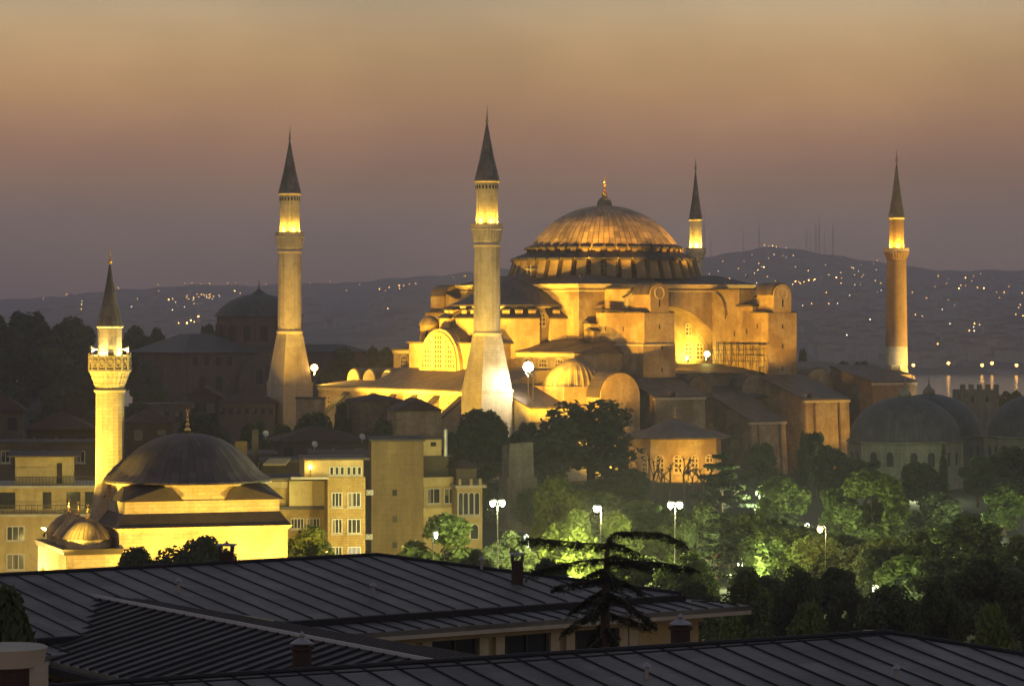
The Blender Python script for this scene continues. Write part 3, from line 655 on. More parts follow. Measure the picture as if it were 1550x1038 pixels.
for i, (e, n, z, tg, w) in enumerate(((-21,-21,39,(-8,-8,48.6),42000), (21,-21,39,(8,-8,48.6),42000), (-21,21,39,(-8,8,48.6),42000), (-15.3,-38,37.6,(-5,-12,48),60000), (15.3,-38,37.6,(5,-12,48),60000))):
    floodlight(H(e,n,z), H(*tg), w, (1,.50,.05), 26, ['small floodlight on the roof corner nearest the viewer, aimed at the dome','small floodlight on the right roof corner aimed at the dome','small floodlight on the left roof corner aimed at the dome','floodlight on the nearer stair hut aimed at the dome','floodlight on the far right stair hut aimed at the dome'][i], 'lens_dark', .7, .2, .5, .14, 'floodlights of the dome')
floodlight(H(-47.6,-43.6,19.6), H(-19,-32,28), 52000, SODY, 84, 'amber floodlight just right of the dazzling white one', 'lens_amber', 6, .3, .8, .3)
floodlight(H(-42.5,-20,20.4), H(-31,-19,21.5), 5000, SODY, 150, 'small floodlight on the lead roof below the three arched windows', 'lens_amber', 1.2, .3, .8, .2)
floodlight(H(-38,-60,3.5), H(-42,-48,9), 26000, SODY, 120, 'amber floodlight glinting through the largest dark tree', 'lens_amber', 2, .3, .8, .3)
floodlight(H(-50.0,34.2,18.7), H(-36,24,16), 14000, SODY, 150, 'amber floodlight on a bracket beside the foot of the minaret by the dark church', 'lens_amber', 2.4, .3, .8, .5, globe=.75)
floodlight(H(9.6,-22.6,21.9), H(5.5,-17.4,24.5), 12000, (1,.64,.07), 165, 'yellow floodlight on the lead roof inside the great south arch', 'lens_yellow', 1.0, .3, .9, .4, globe=.6)
floodlight(H(7.0,-19.4,21.5), H(6.4,-17.4,23), 900, (1,.7,.08), 150, 'small yellow floodlight close against the tympanum window', 'lens_yellow', .6, .2, .9, .22, globe=.25)
# ------------------------------------------------------------------ ground, water, far hills
def ground_h(x, y):
    z = interp([(0,3.5),(230,3.5),(330,1.5),(450,.5),(560,0),(760,-.5),(900,-4),(1350,-27),(1500,-33),(3200,-33)], y)
    z += 13*math.exp(-((x+170)/110)**2-((y-960)/190)**2)
    return z
RIDGE = [(-2500,470),(-700,462),(0,455),(100,447),(200,437),(280,432),(440,431),(560,425),(640,418),(720,411),(860,402),(1000,398),(1070,389),(1120,379),(1165,374),(1200,377),(1260,385),(1340,400),(1400,405),(1450,411),(1500,409),(1560,408),(1700,420),(2200,440),(4000,460)]
def hill_z(x, y):
    px = CX+x/y*FPX
    zr = CZ+(HY-interp(RIDGE, px))/FPX*7600+2.2*math.sin(px*.11)+1.7*math.sin(px*.043+1)
    t = (y-3040)/(7600-3040)
    if t <= 0: return -33.
    g = .10*smooth(0,.06,t)+.9*(t**1.15) if t < 1 else 1-.35*smooth(1,1.5,t)
    z = -27.6+(zr+27.6)*g
    z += 6*math.sin(x*.0043+y*.0021)*math.sin(y*.0035-x*.0017)*smooth(.05,.3,t)*(1-smooth(.8,1,t))
    return z
def sheet(name, xs_of, ys, hf, mat, kind='structure'):
    vs, fs = [], []; n = None
    for y in ys:
        xs = xs_of(y); n = len(xs)
        vs += [(x, y, hf(x, y)) for x in xs]
    for j in range(len(ys)-1):
        for i in range(n-1): fs.append((j*n+i, j*n+i+1, (j+1)*n+i+1, (j+1)*n+i))
    m = MB(); m.add(vs, fs); o = m.build(name, mat, None, True)
    return tag(o, None, None, None, kind)
def gm(name, a, b, sc=.05):
    m, nt, bs = new_mat(name, a, .95, 0, .1); v = coords(nt)
    nt.links.new(mixc(nt, rng(nt, noise(nt, v, sc, 6), .35, .65), a, b), bs.inputs["Base Color"]); return m
ys = [-50,0,60]+[120+40*i for i in range(20)]+[940+70*i for i in range(11)]+[2000,2600,3100]
sheet('ground', lambda y: [-1500+75*i for i in range(41)], ys, ground_h, gm('lawn_and_earth', (.025,.034,.018), (.04,.036,.026)))
hm_, nth, bh_ = new_mat('built_up_hillside', (.05,.05,.04), .95, 0, .1); vh = coords(nth)
wn = nth.nodes.new('ShaderNodeTexVoronoi'); wn.inputs['Scale'].default_value = .045; wn.distance = 'CHEBYCHEV'; nth.links.new(coords(nth, (1,.45,1)), wn.inputs['Vector'])
spv = nth.nodes.new('ShaderNodeSeparateXYZ'); nth.links.new(wn.outputs['Color'], spv.inputs[0])
town = mth(nth, 'MULTIPLY', rng(nth, spv.outputs[0], .62, .66), rng(nth, noise(nth, vh, .004, 4), .44, .56))
nth.links.new(mixc(nth, town, mixc(nth, rng(nth, noise(nth, vh, .012, 6), .35, .65), (.03,.04,.028), (.10,.095,.08)), (.22,.2,.185)), bh_.inputs['Base Color'])
sheet('hills', lambda y: [y*(-.3+.6*i/160) for i in range(161)], [3035+80*i for i in range(20)]+[4640+110*i for i in range(45)], hill_z, hm_)
mw, ntw, bw = new_mat('strait_water', (.012,.016,.02), .13, 0, .5); v = coords(ntw, (1,1,1))
bump(ntw, bw, mth(ntw, 'ADD', noise(ntw, v, .22, 3), mth(ntw, 'MULTIPLY', noise(ntw, v, .05, 2), .8)), .5, 1.0)
wtr = MB(); wtr.add([(-2300,1250,-28),(2300,1250,-28),(2300,3120,-28),(-2300,3120,-28)], [(0,1,2,3)]); tag(wtr.build('water', mw), kind='structure')

def on_hill(px, py, y0=3060, y1=7550):
    """where the line of sight through a photo point meets the far hillside"""
    best = None
    for i in range(400):
        y = y0+(y1-y0)*i/399; x = (px-CX)/FPX*y; z = CZ+(HY-py)/FPX*y
        if hill_z(x, y) >= z: return Vector((x, y, hill_z(x, y)))
    return None
M['glow_amber'] = emit('far_lamp_amber', (1,.5,.12), 24); M['glow_white'] = emit('far_lamp_white', (1,.8,.5), 14); M['glow_big'] = emit('far_lamp_strong', (1,.46,.07), 20)
M['glow_dim'] = emit('far_lamp_dim', (1,.5,.12), 6); M['glow_red'] = emit('mast_beacon', (1,.1,.06), 14)
def lamp_proto(mat, r, h, nm='hill_lamp'):
    # column, arm and globe in one small mesh
    m = MB().tube([(0,0,-1),(0,0,h)], .12, 4).tube([(0,0,h),(-.8,0,h+.4)], .1, 4)
    me_n = len(m.f); m.lathe(-.9, 0, [(.05,h-r),(r*.75,h-r*.6),(r,h+.1),(r*.75,h+r*.7),(.05,h+r)], 8)
    o = m.build(nm, M['iron']); o.data.materials.append(M[mat])
    for p in list(o.data.polygons)[me_n:]: p.material_index = 1
    return o
random.seed(11)
LL = 'tiny glowing street lamp among many on the hazy hillside across the strait'
GL = 'street lamps scattered over the far hills'
protos = [lamp_proto('glow_amber', .6, 8), lamp_proto('glow_white', .5, 7), lamp_proto('glow_amber', 1.05, 9), lamp_proto('glow_dim', .9, 8)]
used = set()
def put_lamp(px, py, k):
    p = on_hill(px, py)
    if p is None: return
    o = protos[k]
    if k in used: o = o.copy(); COL.objects.link(o)
    used.add(k); o.location = p; tag(o, LL, 'lamp', GL)
hand = [(1158,377,2),(1165,378,0),(1170,378,2),(1176,379,0),(1190,380,1),(1205,434,2),(1212,436,0),(1218,434,0),(1225,432,2),(1234,431,2),(1201,438,0),(1157,412,2),(1148,416,0),(1143,420,1),(1267,428,2),(1462,427,2),(1452,444,2),(1490,444,2),(1512,443,2),(1540,442,2),(1548,451,0),(1421,424,2),(1455,438,0),(1260,506,2),(1283,517,1),(1318,492,1),
        (1396,507,1),(1382,480,1),(1485,503,2),(1500,504,0),(1476,510,1),(1515,520,1),(1458,526,1),(1420,525,0),(1546,517,2),(1505,480,1),(1500,487,1),(1308,507,0),(1323,404,1),(1300,416,1),(1290,411,0),
        (240,436,0),(262,434,2),(281,434,0),(291,433,0),(304,435,0),(318,435,2),(333,433,0),(345,433,0),(357,433,0),(373,434,0),(403,435,0),(66,457,0),(101,451,2),(125,461,1),(124,467,0),(124,475,0),(179,442,2),(209,459,0),(256,461,2),(262,459,0),(200,471,1),(284,454,0),(356,447,2),(364,450,0),
        (605,439,2),(612,438,0),(620,436,0),(630,435,0),(590,441,0),(575,444,0),(500,432,0),(545,436,0),(686,424,1),(470,434,0)]
for h_ in hand: put_lamp(*h_)
for i in range(22): put_lamp(random.gauss(316,12), random.gauss(455,3), random.choice((0,3,1)))
for i in range(14): put_lamp(random.gauss(285,9), random.gauss(494,3), random.choice((0,2)))
for i in range(80): put_lamp(random.uniform(1070,1340), random.uniform(390,475), random.choice((0,1,3,3)))
for i in range(70): put_lamp(random.uniform(1380,1555), random.uniform(418,540), random.choice((0,1,3,3)))
for i in range(25): put_lamp(random.uniform(20,640), random.uniform(440,480), random.choice((0,3,1)))
# lamps along the far shore, mirrored in the water
sp0 = lamp_proto('glow_big', 1.5, 7, 'shore_lamp')
for i, px in enumerate((1384,1437,1488,1503,1540)):
    o = sp0 if i == 0 else sp0.copy()
    if i: COL.objects.link(o)
    y = 3062; o.location = ((px-CX)/FPX*y, y, hill_z((px-CX)/FPX*y, y)+(3 if i % 2 else 1)); tag(o, 'amber lamp on the far shore with a bright streak in the water below it', 'lamp', 'lamps along the far waterfront')
# houses on the far slopes
M['far_wall'] = gm('far_house_wall', (.34,.32,.3), (.22,.2,.19), .3); M['far_roof'] = gm('far_house_roof', (.16,.08,.06), (.12,.07,.05), .3)
def far_house(w, d, h, rf):
    m = MB().box(-w/2,w/2,-d/2,d/2,-3,h); k = len(m.f)
    m.add([(-w/2-.4,-d/2-.4,h+.01),(w/2+.4,-d/2-.4,h+.01),(w/2+.4,d/2+.4,h+.01),(-w/2-.4,d/2+.4,h+.01),(-w/4,0,h+rf),(w/4,0,h+rf)], [(0,1,5,4),(1,2,5),(2,3,4,5),(3,0,4),(0,3,2,1)])
    o = m.build('hillside_house', M['far_wall']); o.data.materials.append(M['far_roof'])
    for p in list(o.data.polygons)[k:]: p.material_index = 1
    return o
hp = [far_house(14,10,9,3), far_house(22,11,15,2.2), far_house(10,9,6,3), far_house(30,12,12,2.5)]; uh = set()
for i in range(260):
    px = random.uniform(1205,1560) if i < 190 else random.uniform(60,720); py = random.uniform(425,556) if i < 190 else random.uniform(448,510)
    p = on_hill(px, py)
    if p is None: continue
    k = random.randrange(4); o = hp[k]
    if k in uh: o = o.copy(); COL.objects.link(o)
    uh.add(k); o.location = p; o.rotation_euler.z = random.gauss(0,.5)
    tag(o, 'small dim house on the hazy slope across the water', 'house', 'houses on the far slopes')
# radio masts on the summit
def mast(px, pt, pb, w, lab, n):
    p = on_hill(px, pb, 6500, 7600) or Vector(((px-CX)/FPX*7600, 7600, hill_z((px-CX)/FPX*7600, 7600)))
    h = CZ+(HY-pt)/FPX*p.y-p.z; t = thing('radio_mast', lab, 'mast', p, 0, 'masts on the hilltop')
    m = MB()
    for k in range(4):
        a = PI/4+k*PI/2; c = Vector((math.cos(a), math.sin(a), 0)); c2 = Vector((math.cos(a+PI/2), math.sin(a+PI/2), 0))
        m.tube([c*w-Vector((0,0,6)), c*w*.4+Vector((0,0,h*.75))], w*.16, 4)
        for j in range(9):
            f0, f1 = j/9, (j+1)/9
            m.tube([c*w*(1-.6*f0)+Vector((0,0,h*.75*f0)), c2*w*(1-.6*f1)+Vector((0,0,h*.75*f1))], w*.09, 3)
    m.build('lattice', M['iron'], t); MB().tube([(0,0,h*.73),(0,0,h)], w*.2, 5).build('antenna', M['iron'], t)
for i, (px, pt, pb, w, lab) in enumerate(((1066,325,392,2.6,'mast with flared top just right of the slim far minaret'),(1076,352,392,1.6,'thin mast second from the slim far minaret'),(1125,346,379,1.4,'short mast on the left shoulder of the summit'),(1149,333,376,2.0,'tall single mast left of the summit lights'),
        (1221,345,379,1.6,'leftmost mast of the cluster right of the summit'),(1227,350,380,1.2,'short mast inside the hilltop cluster'),(1235,330,381,2.2,'left mast of the tall pair in the hilltop cluster'),(1240,327,382,2.4,'tallest mast in the hilltop cluster'),(1248,348,383,1.2,'short mast right of the tall pair on the hill'),(1261,335,385,2.2,'rightmost mast on the hill, apart from the cluster'))): mast(px, pt, pb, w, lab, i)

# ------------------------------------------------------------------ small floodlit mosque at lower left
MA = R(19); MC = Vector((-31.6, 306.3, 0)); ME, MN = Vector((math.cos(MA), math.sin(MA), 0)), Vector((-math.sin(MA), math.cos(MA), 0))
def Q(e, n, z=0.): return MC+ME*e+MN*n+Vector((0,0,z))
M['mq'] = stone('mosque_limestone', (.58,.49,.34), (.44,.35,.22), (.9,.36), None, .5, .4, joint=.5)
mq = thing('single_dome_mosque', 'small square mosque with one broad dark dome, glaring in yellow floodlight', 'mosque', MC, MA)
MB().box(-8.2, 8.2, -7, 7, 0, 10.4).build('wall', M['mq'], mq)
MB().frustum(0, 0, 10.35, 10.75, 8.3, 7.1, 8.6, 7.4).build('cornice', M['mq'], mq)
MB().frustum(0, 0, 10.75, 12.0, 8.5, 7.3, 7.6, 6.4).build('setback_roof', M['lead_flat'], mq)
MB().box(-7.55, 7.55, -6.35, 6.35, 12.0, 13.2).build('upper_wall', M['mq'], mq)
oc = [(7.4*math.cos(PI/8+k*PI/4)/math.cos(PI/8), 6.6*math.sin(PI/8+k*PI/4)/math.cos(PI/8)) for k in range(8)]
MB().extrude([(a*.97,b*.95) for a, b in oc], 'z', 12.5, 14.6).build('octagon_drum', M['mq'], mq)
for sx_ in (-1, 1):
    for sy_ in (-1, 1):
        p = [(7.95*sx_,6.75*sy_,13.2),(1.9*sx_,6.75*sy_,13.2),(3.2*sx_,6.45*sy_,14.7),(5.5*sx_,5.3*sy_,14.7),(6.9*sx_,3.0*sy_,14.7),(7.95*sx_,1.6*sy_,13.2)]
        m = MB(); m.add(p, [(0,1,2,3),(0,3,4,5),(2,4,3),(1,5,4,2),(0,5,1)]); m.build('corner_roof', M['lead_flat'], mq)
MB().extrude([(a*1.04,b*1.04) for a, b in oc], 'z', 14.55, 14.8).build('drum_cornice', M['mq'], mq)
md = MB().lathe(0, 0, [(8.15,14.78),(8.1,14.95),(7.4,15.35),(6.75,16.0),(5.9,17.0),(4.7,18.0),(3.2,18.85),(1.6,19.3),(.05,19.45)], 96, mod=lambda a, k: 1+.014*abs(math.cos(a*20))**3).build('dome', M['lead_semi'], mq, True)
finial(md, 0, 0, 19.35, 22.0, .32, 'gold')
for e_ in (-4.5, 0, 4.5): window(mq, (e_, -7, 3.2), XE, XS, 1.1, 2.2, 'grille', 'mq', True)
# porch with three little domes
MB().box(-13.3, -8.2, 5.6, 7.2, 0, 8.4).build('porch_wall', M['mq'], mq)
MB().extrude([(-13.3,0),(-13.3,8.4),(-8.2,8.4),(-8.2,0),(-9.2,0)]+[(-10.75+1.55*math.cos(PI*i/12), 5.1+1.55*math.sin(PI*i/12)) for i in range(13)]+[(-12.3,0)], 'y', -7.0, -6.2).build('porch_wall', M['mq'], mq)
pw = [(-7.0,0),(-7.0,8.4),(7.2,8.4),(7.2,0)]
for c in (4.6, 0, -4.4): pw += [(c+1.8,0)]+[(c+1.8*math.cos(PI*i/12), 4.6+1.8*math.sin(PI*i/12)) for i in range(13)]+[(c-1.8,0)]
MB().extrude(pw, 'x', -13.31, -12.5).build('porch_wall', M['mq'], mq)
MB().frustum(-10.75, 0, 8.35, 8.9, 2.75, 7.2, 2.95, 7.45).build('porch_roof', M['lead_flat'], mq)
for n_ in (-4.6, 0, 4.6):
    d = MB().lathe(-10.75, n_, [(2.2,8.85),(2.2,9.75)], 8, rot=PI/8).build('porch_drum', M['mq'], mq)
    d2 = MB().lathe(-10.75, n_, [(2.45,9.7),(2.3,9.9),(1.85,10.5),(1.2,11.15),(.5,11.5),(.05,11.6)], 32).build('porch_dome', M['lead_small'], d, True)
    finial(d2, -10.75, n_, 11.5, 13.1, .2, 'gold')
# its minaret
mm = thing('minaret', 'short thick minaret with a wide carved balcony and loudspeakers, beside the small mosque', 'minaret', Q(-7.0, 3.2), MA)
MB().lathe(0, 0, [(1.9,2),(1.9,11.6),(1.45,14.2),(1.43,14.2),(1.40,23.3)], 16).build('shaft', M['mq'], mm)
ring(mm, 0, 0, 23.5, 1.48, .35, 'mq', 16)
for i in range(3):
    c = MB().lathe(0, 0, [(1.35+.2*i,23.7+.55*i),(1.56+.2*i,24.15+.55*i),(1.6+.2*i,24.25+.55*i)], 48, mod=lambda a, k: 1-.05*(.5+.5*math.cos(a*24))).build('corbel', M['mq'], mm)
MB().lathe(0, 0, [(1.9,25.3),(2.12,25.4),(2.12,25.6),(1.1,25.6)], 16).build('balcony_floor', M['mq'], mm)
pr = MB().lathe(0, 0, [(1.98,25.6),(1.98,26.75),(2.08,26.75),(2.08,26.95),(1.9,26.95),(1.9,25.6)], 16).build('parapet', M['mq'], mm)
for k in range(16):
    d, u = radial(2*PI*(k+.5)/16)
    MB().annulus(d*1.96+Vector((0,0,26.2)), u, d, [(.3*math.cos(2*PI*i/10),.42*math.sin(2*PI*i/10)) for i in range(10)], [(.2*math.cos(2*PI*i/10),.3*math.sin(2*PI*i/10)) for i in range(10)], -.02, .07).build('parapet_carving', M['mq'], pr)
    d, u = radial(2*PI*k/16); MB().box(-.07,.07,-.07,.07,25.6,27.15).build('parapet_post', M['mq'], pr).location = d*2.06
MB().lathe(0, 0, [(1.19,25.6),(1.17,29.7)], 16).build('upper_shaft', M['mq'], mm)
ring(mm, 0, 0, 29.75, 1.22, .3, 'mq', 16)
cn_ = cone(mm, 0, 0, 29.9, 36.0, 1.2, 16, .08); finial(cn_, 0, 0, 35.9, 37.4, .24, 'gold')
window(mm, (-.15,-1.17,25.7), XE, XS, .6, 1.7, 'dark_hole', None, name='balcony_door')
M['horn'] = new_mat('white_loudspeaker', (.7,.7,.66), .4)[0]
for a in (R(180), R(262), R(350), R(80)):
    d, u = radial(a); q = d.to_track_quat('Z','Y').to_matrix(); m = MB().lathe(0, 0, [(.07,0),(.1,.25),(.32,.6),(.34,.62),(.05,.4)], 12, cap=False)
    m.v = [tuple(q @ Vector(p)+d*1.2+Vector((0,0,27.55))) for p in m.v]; m.build('loudspeaker', M['horn'], mm)
# its floodlights
GM = 'floodlights round the small mosque'
for i, (p, tg, w, dg) in enumerate(((Q(-18,-11,4.4), Q(-12,-5,8), 9000, 110), (Q(-5,-14,4.2), Q(-3,-6,9), 15000, 120), (Q(5,-14,4.2), Q(5,-6,9), 15000, 120), (Q(13.5,-12,4.4), Q(8,-4,9), 6000, 110), (Q(-19,4,4.4), Q(-8,2,12), 15000, 110))):
    floodlight(p, tg, w, (1,.61,.085), dg, ['ground floodlight at the porch corner of the small mosque','ground floodlight before the near half of the mosque wall','ground floodlight before the far half of the mosque wall','ground floodlight at the plain far corner of the mosque','ground floodlight on the porch side below the short minaret'][i], 'lens_yellow', 1.0, .3, .8, group=GM)
floodlight(Q(-12.9,6.2,9.9), Q(-7,3.2,19), 46000, (1,.68,.10), 80, 'floodlight on the porch roof behind the little domes, aimed up the short minaret', 'lens_yellow', .8, .3, .7, .3, group=GM)
floodlight(Q(-17,-13,6.5), Q(-7,3.2,20), 80000, (1,.68,.10), 40, 'floodlight on a post at the porch corner aimed up the short minaret', 'lens_yellow', 3, .3, .7, group=GM)
for k in range(4):
    d, u = radial(R(45+90*k)); MB().frustum(d.x*1.65, d.y*1.65, 25.65, 26.0, .12, .12, .16, .16).build('uplight', M['lens_white'], mm)
    spot(mm, (d.x*1.68, d.y*1.68, 26.1), (d.x*1.1, d.y*1.1, 29), 2600, (1,.74,.25), 150, .8, .1)

# ------------------------------------------------------------------ city buildings
class Bld:
    def __init__(s, name, label, cat, px0, px1, pyt, Y, depth, rot, wall, zb=-1., group=None):
        s.c, s.s = math.cos(R(rot)), math.sin(R(rot)); p = W(px0, pyt, Y); s.p = p; s.zt = p.z; s.depth = depth
        s.L = s.at(px1); s.t = thing(name, label, cat, (p.x, p.y, 0), R(rot), group); s.zb = zb
        s.w = MB().box(0, s.L, 0, depth, zb, s.zt).build('wall', M[wall], s.t)
    def at(s, px): k = (px-CX)/FPX; return (k*s.p.y-s.p.x)/(s.c-k*s.s)
    def z(s, px, py): return CZ+(HY-py)/FPX*(s.p.y+s.at(px)*s.s)
    def win(s, x0, y0, x1, y1, frame=True, mull=1, y=0., lit=None, bars=1):
        xm = (x0+x1)/2; a, b = s.at(x0), s.at(x1); z0, z1 = s.z(xm, y1), s.z(xm, y0)
        g = MB().box(a, b, y-.03, y+.05, z0, z1).build('window', lit or M['glass'], s.t)
        if lit is None and b-a > .6 and random.random() < .6:
            k = random.choice((.35,.5,1.)); MB().box(a+.05, a+(b-a)*k-.05, y-.045, y-.032, z1-(z1-z0)*random.choice((.45,.9,.95)), z1-.04).build('curtain', M['curtain'], g)
        if frame:
            f = MB(); t = .09
            f.box(a-.02, a+t, y-.09, y, z0, z1).box(b-t, b+.02, y-.09, y, z0, z1).box(a+t, b-t, y-.09, y, z0-.02, z0+t).box(a+t, b-t, y-.09, y, z1-t, z1+.02)
            for i in range(mull):
                c = a+(b-a)*(i+1)/(mull+1); f.box(c-t/2, c+t/2, y-.085, y, z0+t, z1-t)
            f.build('frame', M['white_frame'], g)
            MB().box(a-.15, b+.15, y-.22, y+.0, z0-.16, z0-.03).build('sill', M['sill'], g)
        return g
    def slab(s, x0, x1, y0, y1, z, h=.2, nm='roof', mat='roof_dark', ): return MB().box(x0, x1, y0, y1, z, z+h).build(nm, M[mat], s.t)
M['curtain'] = gm('pale_curtain', (.2,.175,.13), (.14,.125,.1), 2.5)
M['lit_pane'] = emit('lit_room', (1,.85,.5), .55)
M['sill'] = gm('concrete_sill', (.4,.37,.3), (.3,.28,.23), .8)
M['roof_dark'] = gm('bitumen_roof', (.07,.065,.06), (.11,.1,.09), .5)
M['tile'] = stone('clay_roof_tiles', (.085,.05,.04), (.06,.038,.03), (.5,.3), None, .3, .6)
M['yellow_stone'] = stone('yellow_stone_wall', (.40,.29,.11), (.29,.20,.075), (.6,.28), None, .5, .4)
M['grey_render'] = stone('grey_render', (.29,.215,.105), (.21,.155,.08), (1.2,.6), None, .6, .3, joint=.25)
M['cream'] = stone('cream_render', (.45,.36,.18), (.34,.26,.13), None, None, .5, .3)
M['pale_panel'] = stone('pale_parapet_panels', (.50,.41,.19), (.42,.34,.16), None, None, .3, .4)
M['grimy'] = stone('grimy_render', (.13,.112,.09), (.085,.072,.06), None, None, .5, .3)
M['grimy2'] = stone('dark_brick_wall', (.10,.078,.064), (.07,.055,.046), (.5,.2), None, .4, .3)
rb = thing  # short alias
# a: terrace house at the left edge
b = Bld('apartment_house', 'pale terraced house with a yellow rooftop room behind the mosque porch', 'building', -60, 146, 779, 338, 12, 6, 'cream')
for x in (10, 66): 
    b.win(x, 796, x+27, 818, mull=2); b.win(x, 838, x+27, 862, mull=2)
b.win(-30, 796, -5, 818, mull=2)
z1 = b.zt
b.slab(-.3, b.L+.2, -.3, .0, z1-.25, .3, 'string_course', 'sill')
u = MB().box(0, b.L-.2, 1.6, 11.6, z1, z1+2.75).build('upper_storey', M['cream'], b.t)
for x0, x1 in ((-20,22),(64,77),(100,121),(128,144)): MB().box(b.at(x0), b.at(x1), 1.55, 1.65, z1+.5, z1+2.3).build('window', M['glass'], u)
MB().box(b.at(53), b.at(63), 1.5, 1.65, z1, z1+2.3).build('door', M['pale_panel'], u)
rl = MB()
for i in range(24): rl.box(b.L*i/23-.03, b.L*i/23+.03, .1, .16, z1+.06, z1+.95)
rl.box(0, b.L, .08, .18, z1+.92, z1+1.0); rl.build('balcony_railing', M['iron'], b.t)
b.slab(-.4, b.L+.3, 1.1, 12, z1+2.75, .28, 'roof_terrace', 'sill'); z2 = z1+3.03
MB().box(b.at(20), b.at(108), 4, 9, z2, z2+3.0).build('rooftop_room', M['pale_panel'], b.t)
MB().hexa([(b.at(8),3.2,z2+3),(b.at(120),3.2,z2+3),(b.at(120),9.6,z2+3.2),(b.at(8),9.6,z2+3.2)], [(b.at(8),3.2,z2+3.15),(b.at(120),3.2,z2+3.15),(b.at(120),9.6,z2+3.4),(b.at(8),9.6,z2+3.4)]).build('roof', M['roof_dark'], b.t)
MB().box(b.at(84), b.at(92), 3.93, 4.02, z2+.1, z2+2.3).build('door', M['dark_hole'], b.t)
rl = MB()
for i in range(26): rl.box(b.at(18)+(b.L-b.at(18))*i/25-.02, b.at(18)+(b.L-b.at(18))*i/25+.02, 1.3, 1.34, z2+.02, z2+.95)
rl.box(b.at(18), b.L, 1.28, 1.36, z2+.92, z2+.99); rl.build('balcony_railing', M['iron'], b.t)
# b: low building with panelled parapet just right of the mosque
b = Bld('apartment_house', 'low yellow house with a panelled roof parapet, tight against the mosque', 'building', 402, 496, 726, 352, 10, 10, 'yellow_stone')
MB().box(b.at(437), b.at(495), -.7, -.1, b.z(460,765), b.z(460,727)).build('parapet_panel', M['pale_panel'], b.t)
b.slab(-.2, b.L, -.9, .3, b.z(460,770), .35, 'ledge', 'roof_dark')
for x in (440, 464): b.win(x, 784, x+20, 800, mull=3)
b.slab(-.2, b.L+.2, -.1, 10, b.zt, .2)
MB().box(b.at(402), b.at(436), -.3, -.05, b.zt-.9, b.zt-.2).build('cornice', M['cream'], b.t)
# c: yellow stone house with glazed attic
b = Bld('apartment_house', 'yellow stone house with a glazed attic room and white casement windows', 'building', 496, 553, 722, 348, 9, 8, 'yellow_stone')
for y0 in (745, 785, 827):
    for x0 in (502, 526): b.win(x0, y0, x0+(16 if x0 < 510 else 20), y0+22, mull=2, lit=M['lit_pane'] if (x0, y0) == (526, 827) else None)
at = MB().box(b.at(461), b.L-.2, .2, 8, b.zt, b.zt+1.9).build('attic', M['cream'], b.t)
b.slab(b.at(458), b.L+.5, -.5, 8.4, b.zt+1.9, .22, 'roof', 'lead_flat')
for x0 in (499, 507, 515, 525, 533, 541): b.win(x0, 706, x0+6.5, 719, y=.2, mull=0)
b.slab(b.at(440), .05, -.6, .8, b.zt-.2, .25, 'terrace', 'sill')
lp = thing('terrace_lamp', 'small amber lamp burning on the terrace beside the glazed attic', 'lamp', (b.p.x-1.9, b.p.y-.3, b.zt))
MB().tube([(0,0,0),(0,0,.9)], .05).build('post', M['iron'], lp); MB().lathe(0, 0, [(.08,.9),(.18,1.05),(.18,1.25),(.05,1.4)], 10).build('globe', M['lens_amber'], lp); point(lp, (0,-.5,1.2), 40, SODY, .15)
# d: tall blank-walled block
b = Bld('apartment_block', 'tall drab block with a blank side wall and stepped rooftop rooms', 'building', 562, 641, 668, 372, 12, 4, 'grey_render')
for y0 in (741, 781, 820): b.win(594, y0, 601, y0+9, False)
b.slab(-.2, b.L+.2, -.2, 12, b.zt, .25)
b2 = Bld('apartment_block', 'front wing of the drab block, with a deep balcony and wide dark windows', 'building', 641.5, 691, 722, 373, 10, 24, 'cream')
for y0, y1 in ((739,762),(779,797)):
    b2.win(646, y0, 666, y1, True, 1); b2.win(672, y0, 687, y1, True, 1)
for y in (722, 768): b2.slab(-.3, b2.L+.1, -.35, -.02, b2.z(660,y+13), b2.z(660,y)-b2.z(660,y+13), 'balcony_front', 'pale_panel')
b2.slab(0, b2.L, 2.5, 9.5, b2.zt, 2.3, 'setback_room', 'grimy'); b2.slab(-.5, b2.L+.2, 1.5, 10, b2.zt+2.3, .2)
b3 = MB().box(.3, 2.6, .8, 5, b2.zt+2.5, b2.zt+4.4).build('stair_head', M['pale_panel'], b2.t)
MB().box(1.2, 1.9, .74, .82, b2.zt+3.6, b2.zt+4.1).build('vent', M['dark_hole'], b3); MB().box(.1, 2.9, .6, 5.2, b2.zt+4.4, b2.zt+4.6).build('stair_head_roof', M['roof_dark'], b2.t)
MB().tube([(3.2,1,b2.zt+2.4),(3.2,1,b2.zt+5.6)], .28, 8).build('flue', M['steel'], b2.t)
# e: narrow house with arched windows
b = Bld('town_house', 'narrow ornate house with tall arched windows and a small red roof', 'building', 692, 730, 738, 371, 8, 12, 'cream')
for x in (697, 705, 713.5, 722): window(b.t, (b.at(x), 0, b.z(x,779)), XE, XS, .5, 2.6, 'glass', 'white_frame', True, .1, .1)
for x in (699, 718): window(b.t, (b.at(x), 0, b.z(x,815)), XE, XS, .9, 1.7, 'glass', 'white_frame', True, .1, .1)
b.slab(-.3, b.L+.4, -.6, 8, b.zt, .3, 'cornice', 'sill'); b.slab(b.at(697), b.at(724), -.5, -.05, b.z(710,783), .4, 'balcony', 'sill')
for x in (695, 712, 726): MB().box(b.at(x)-.15, b.at(x)+.15, -.5, -.2, b.zt+.3, b.zt+1.05).build('parapet_post', M['cream'], b.t)
rl = MB().box(0, b.L, -.4, -.3, b.zt+1.0, b.zt+1.1); [rl.box(b.L*i/14-.02, b.L*i/14+.02, -.37, -.33, b.zt+.3, b.zt+1.0) for i in range(15)]; rl.build('balcony_railing', M['iron'], b.t)
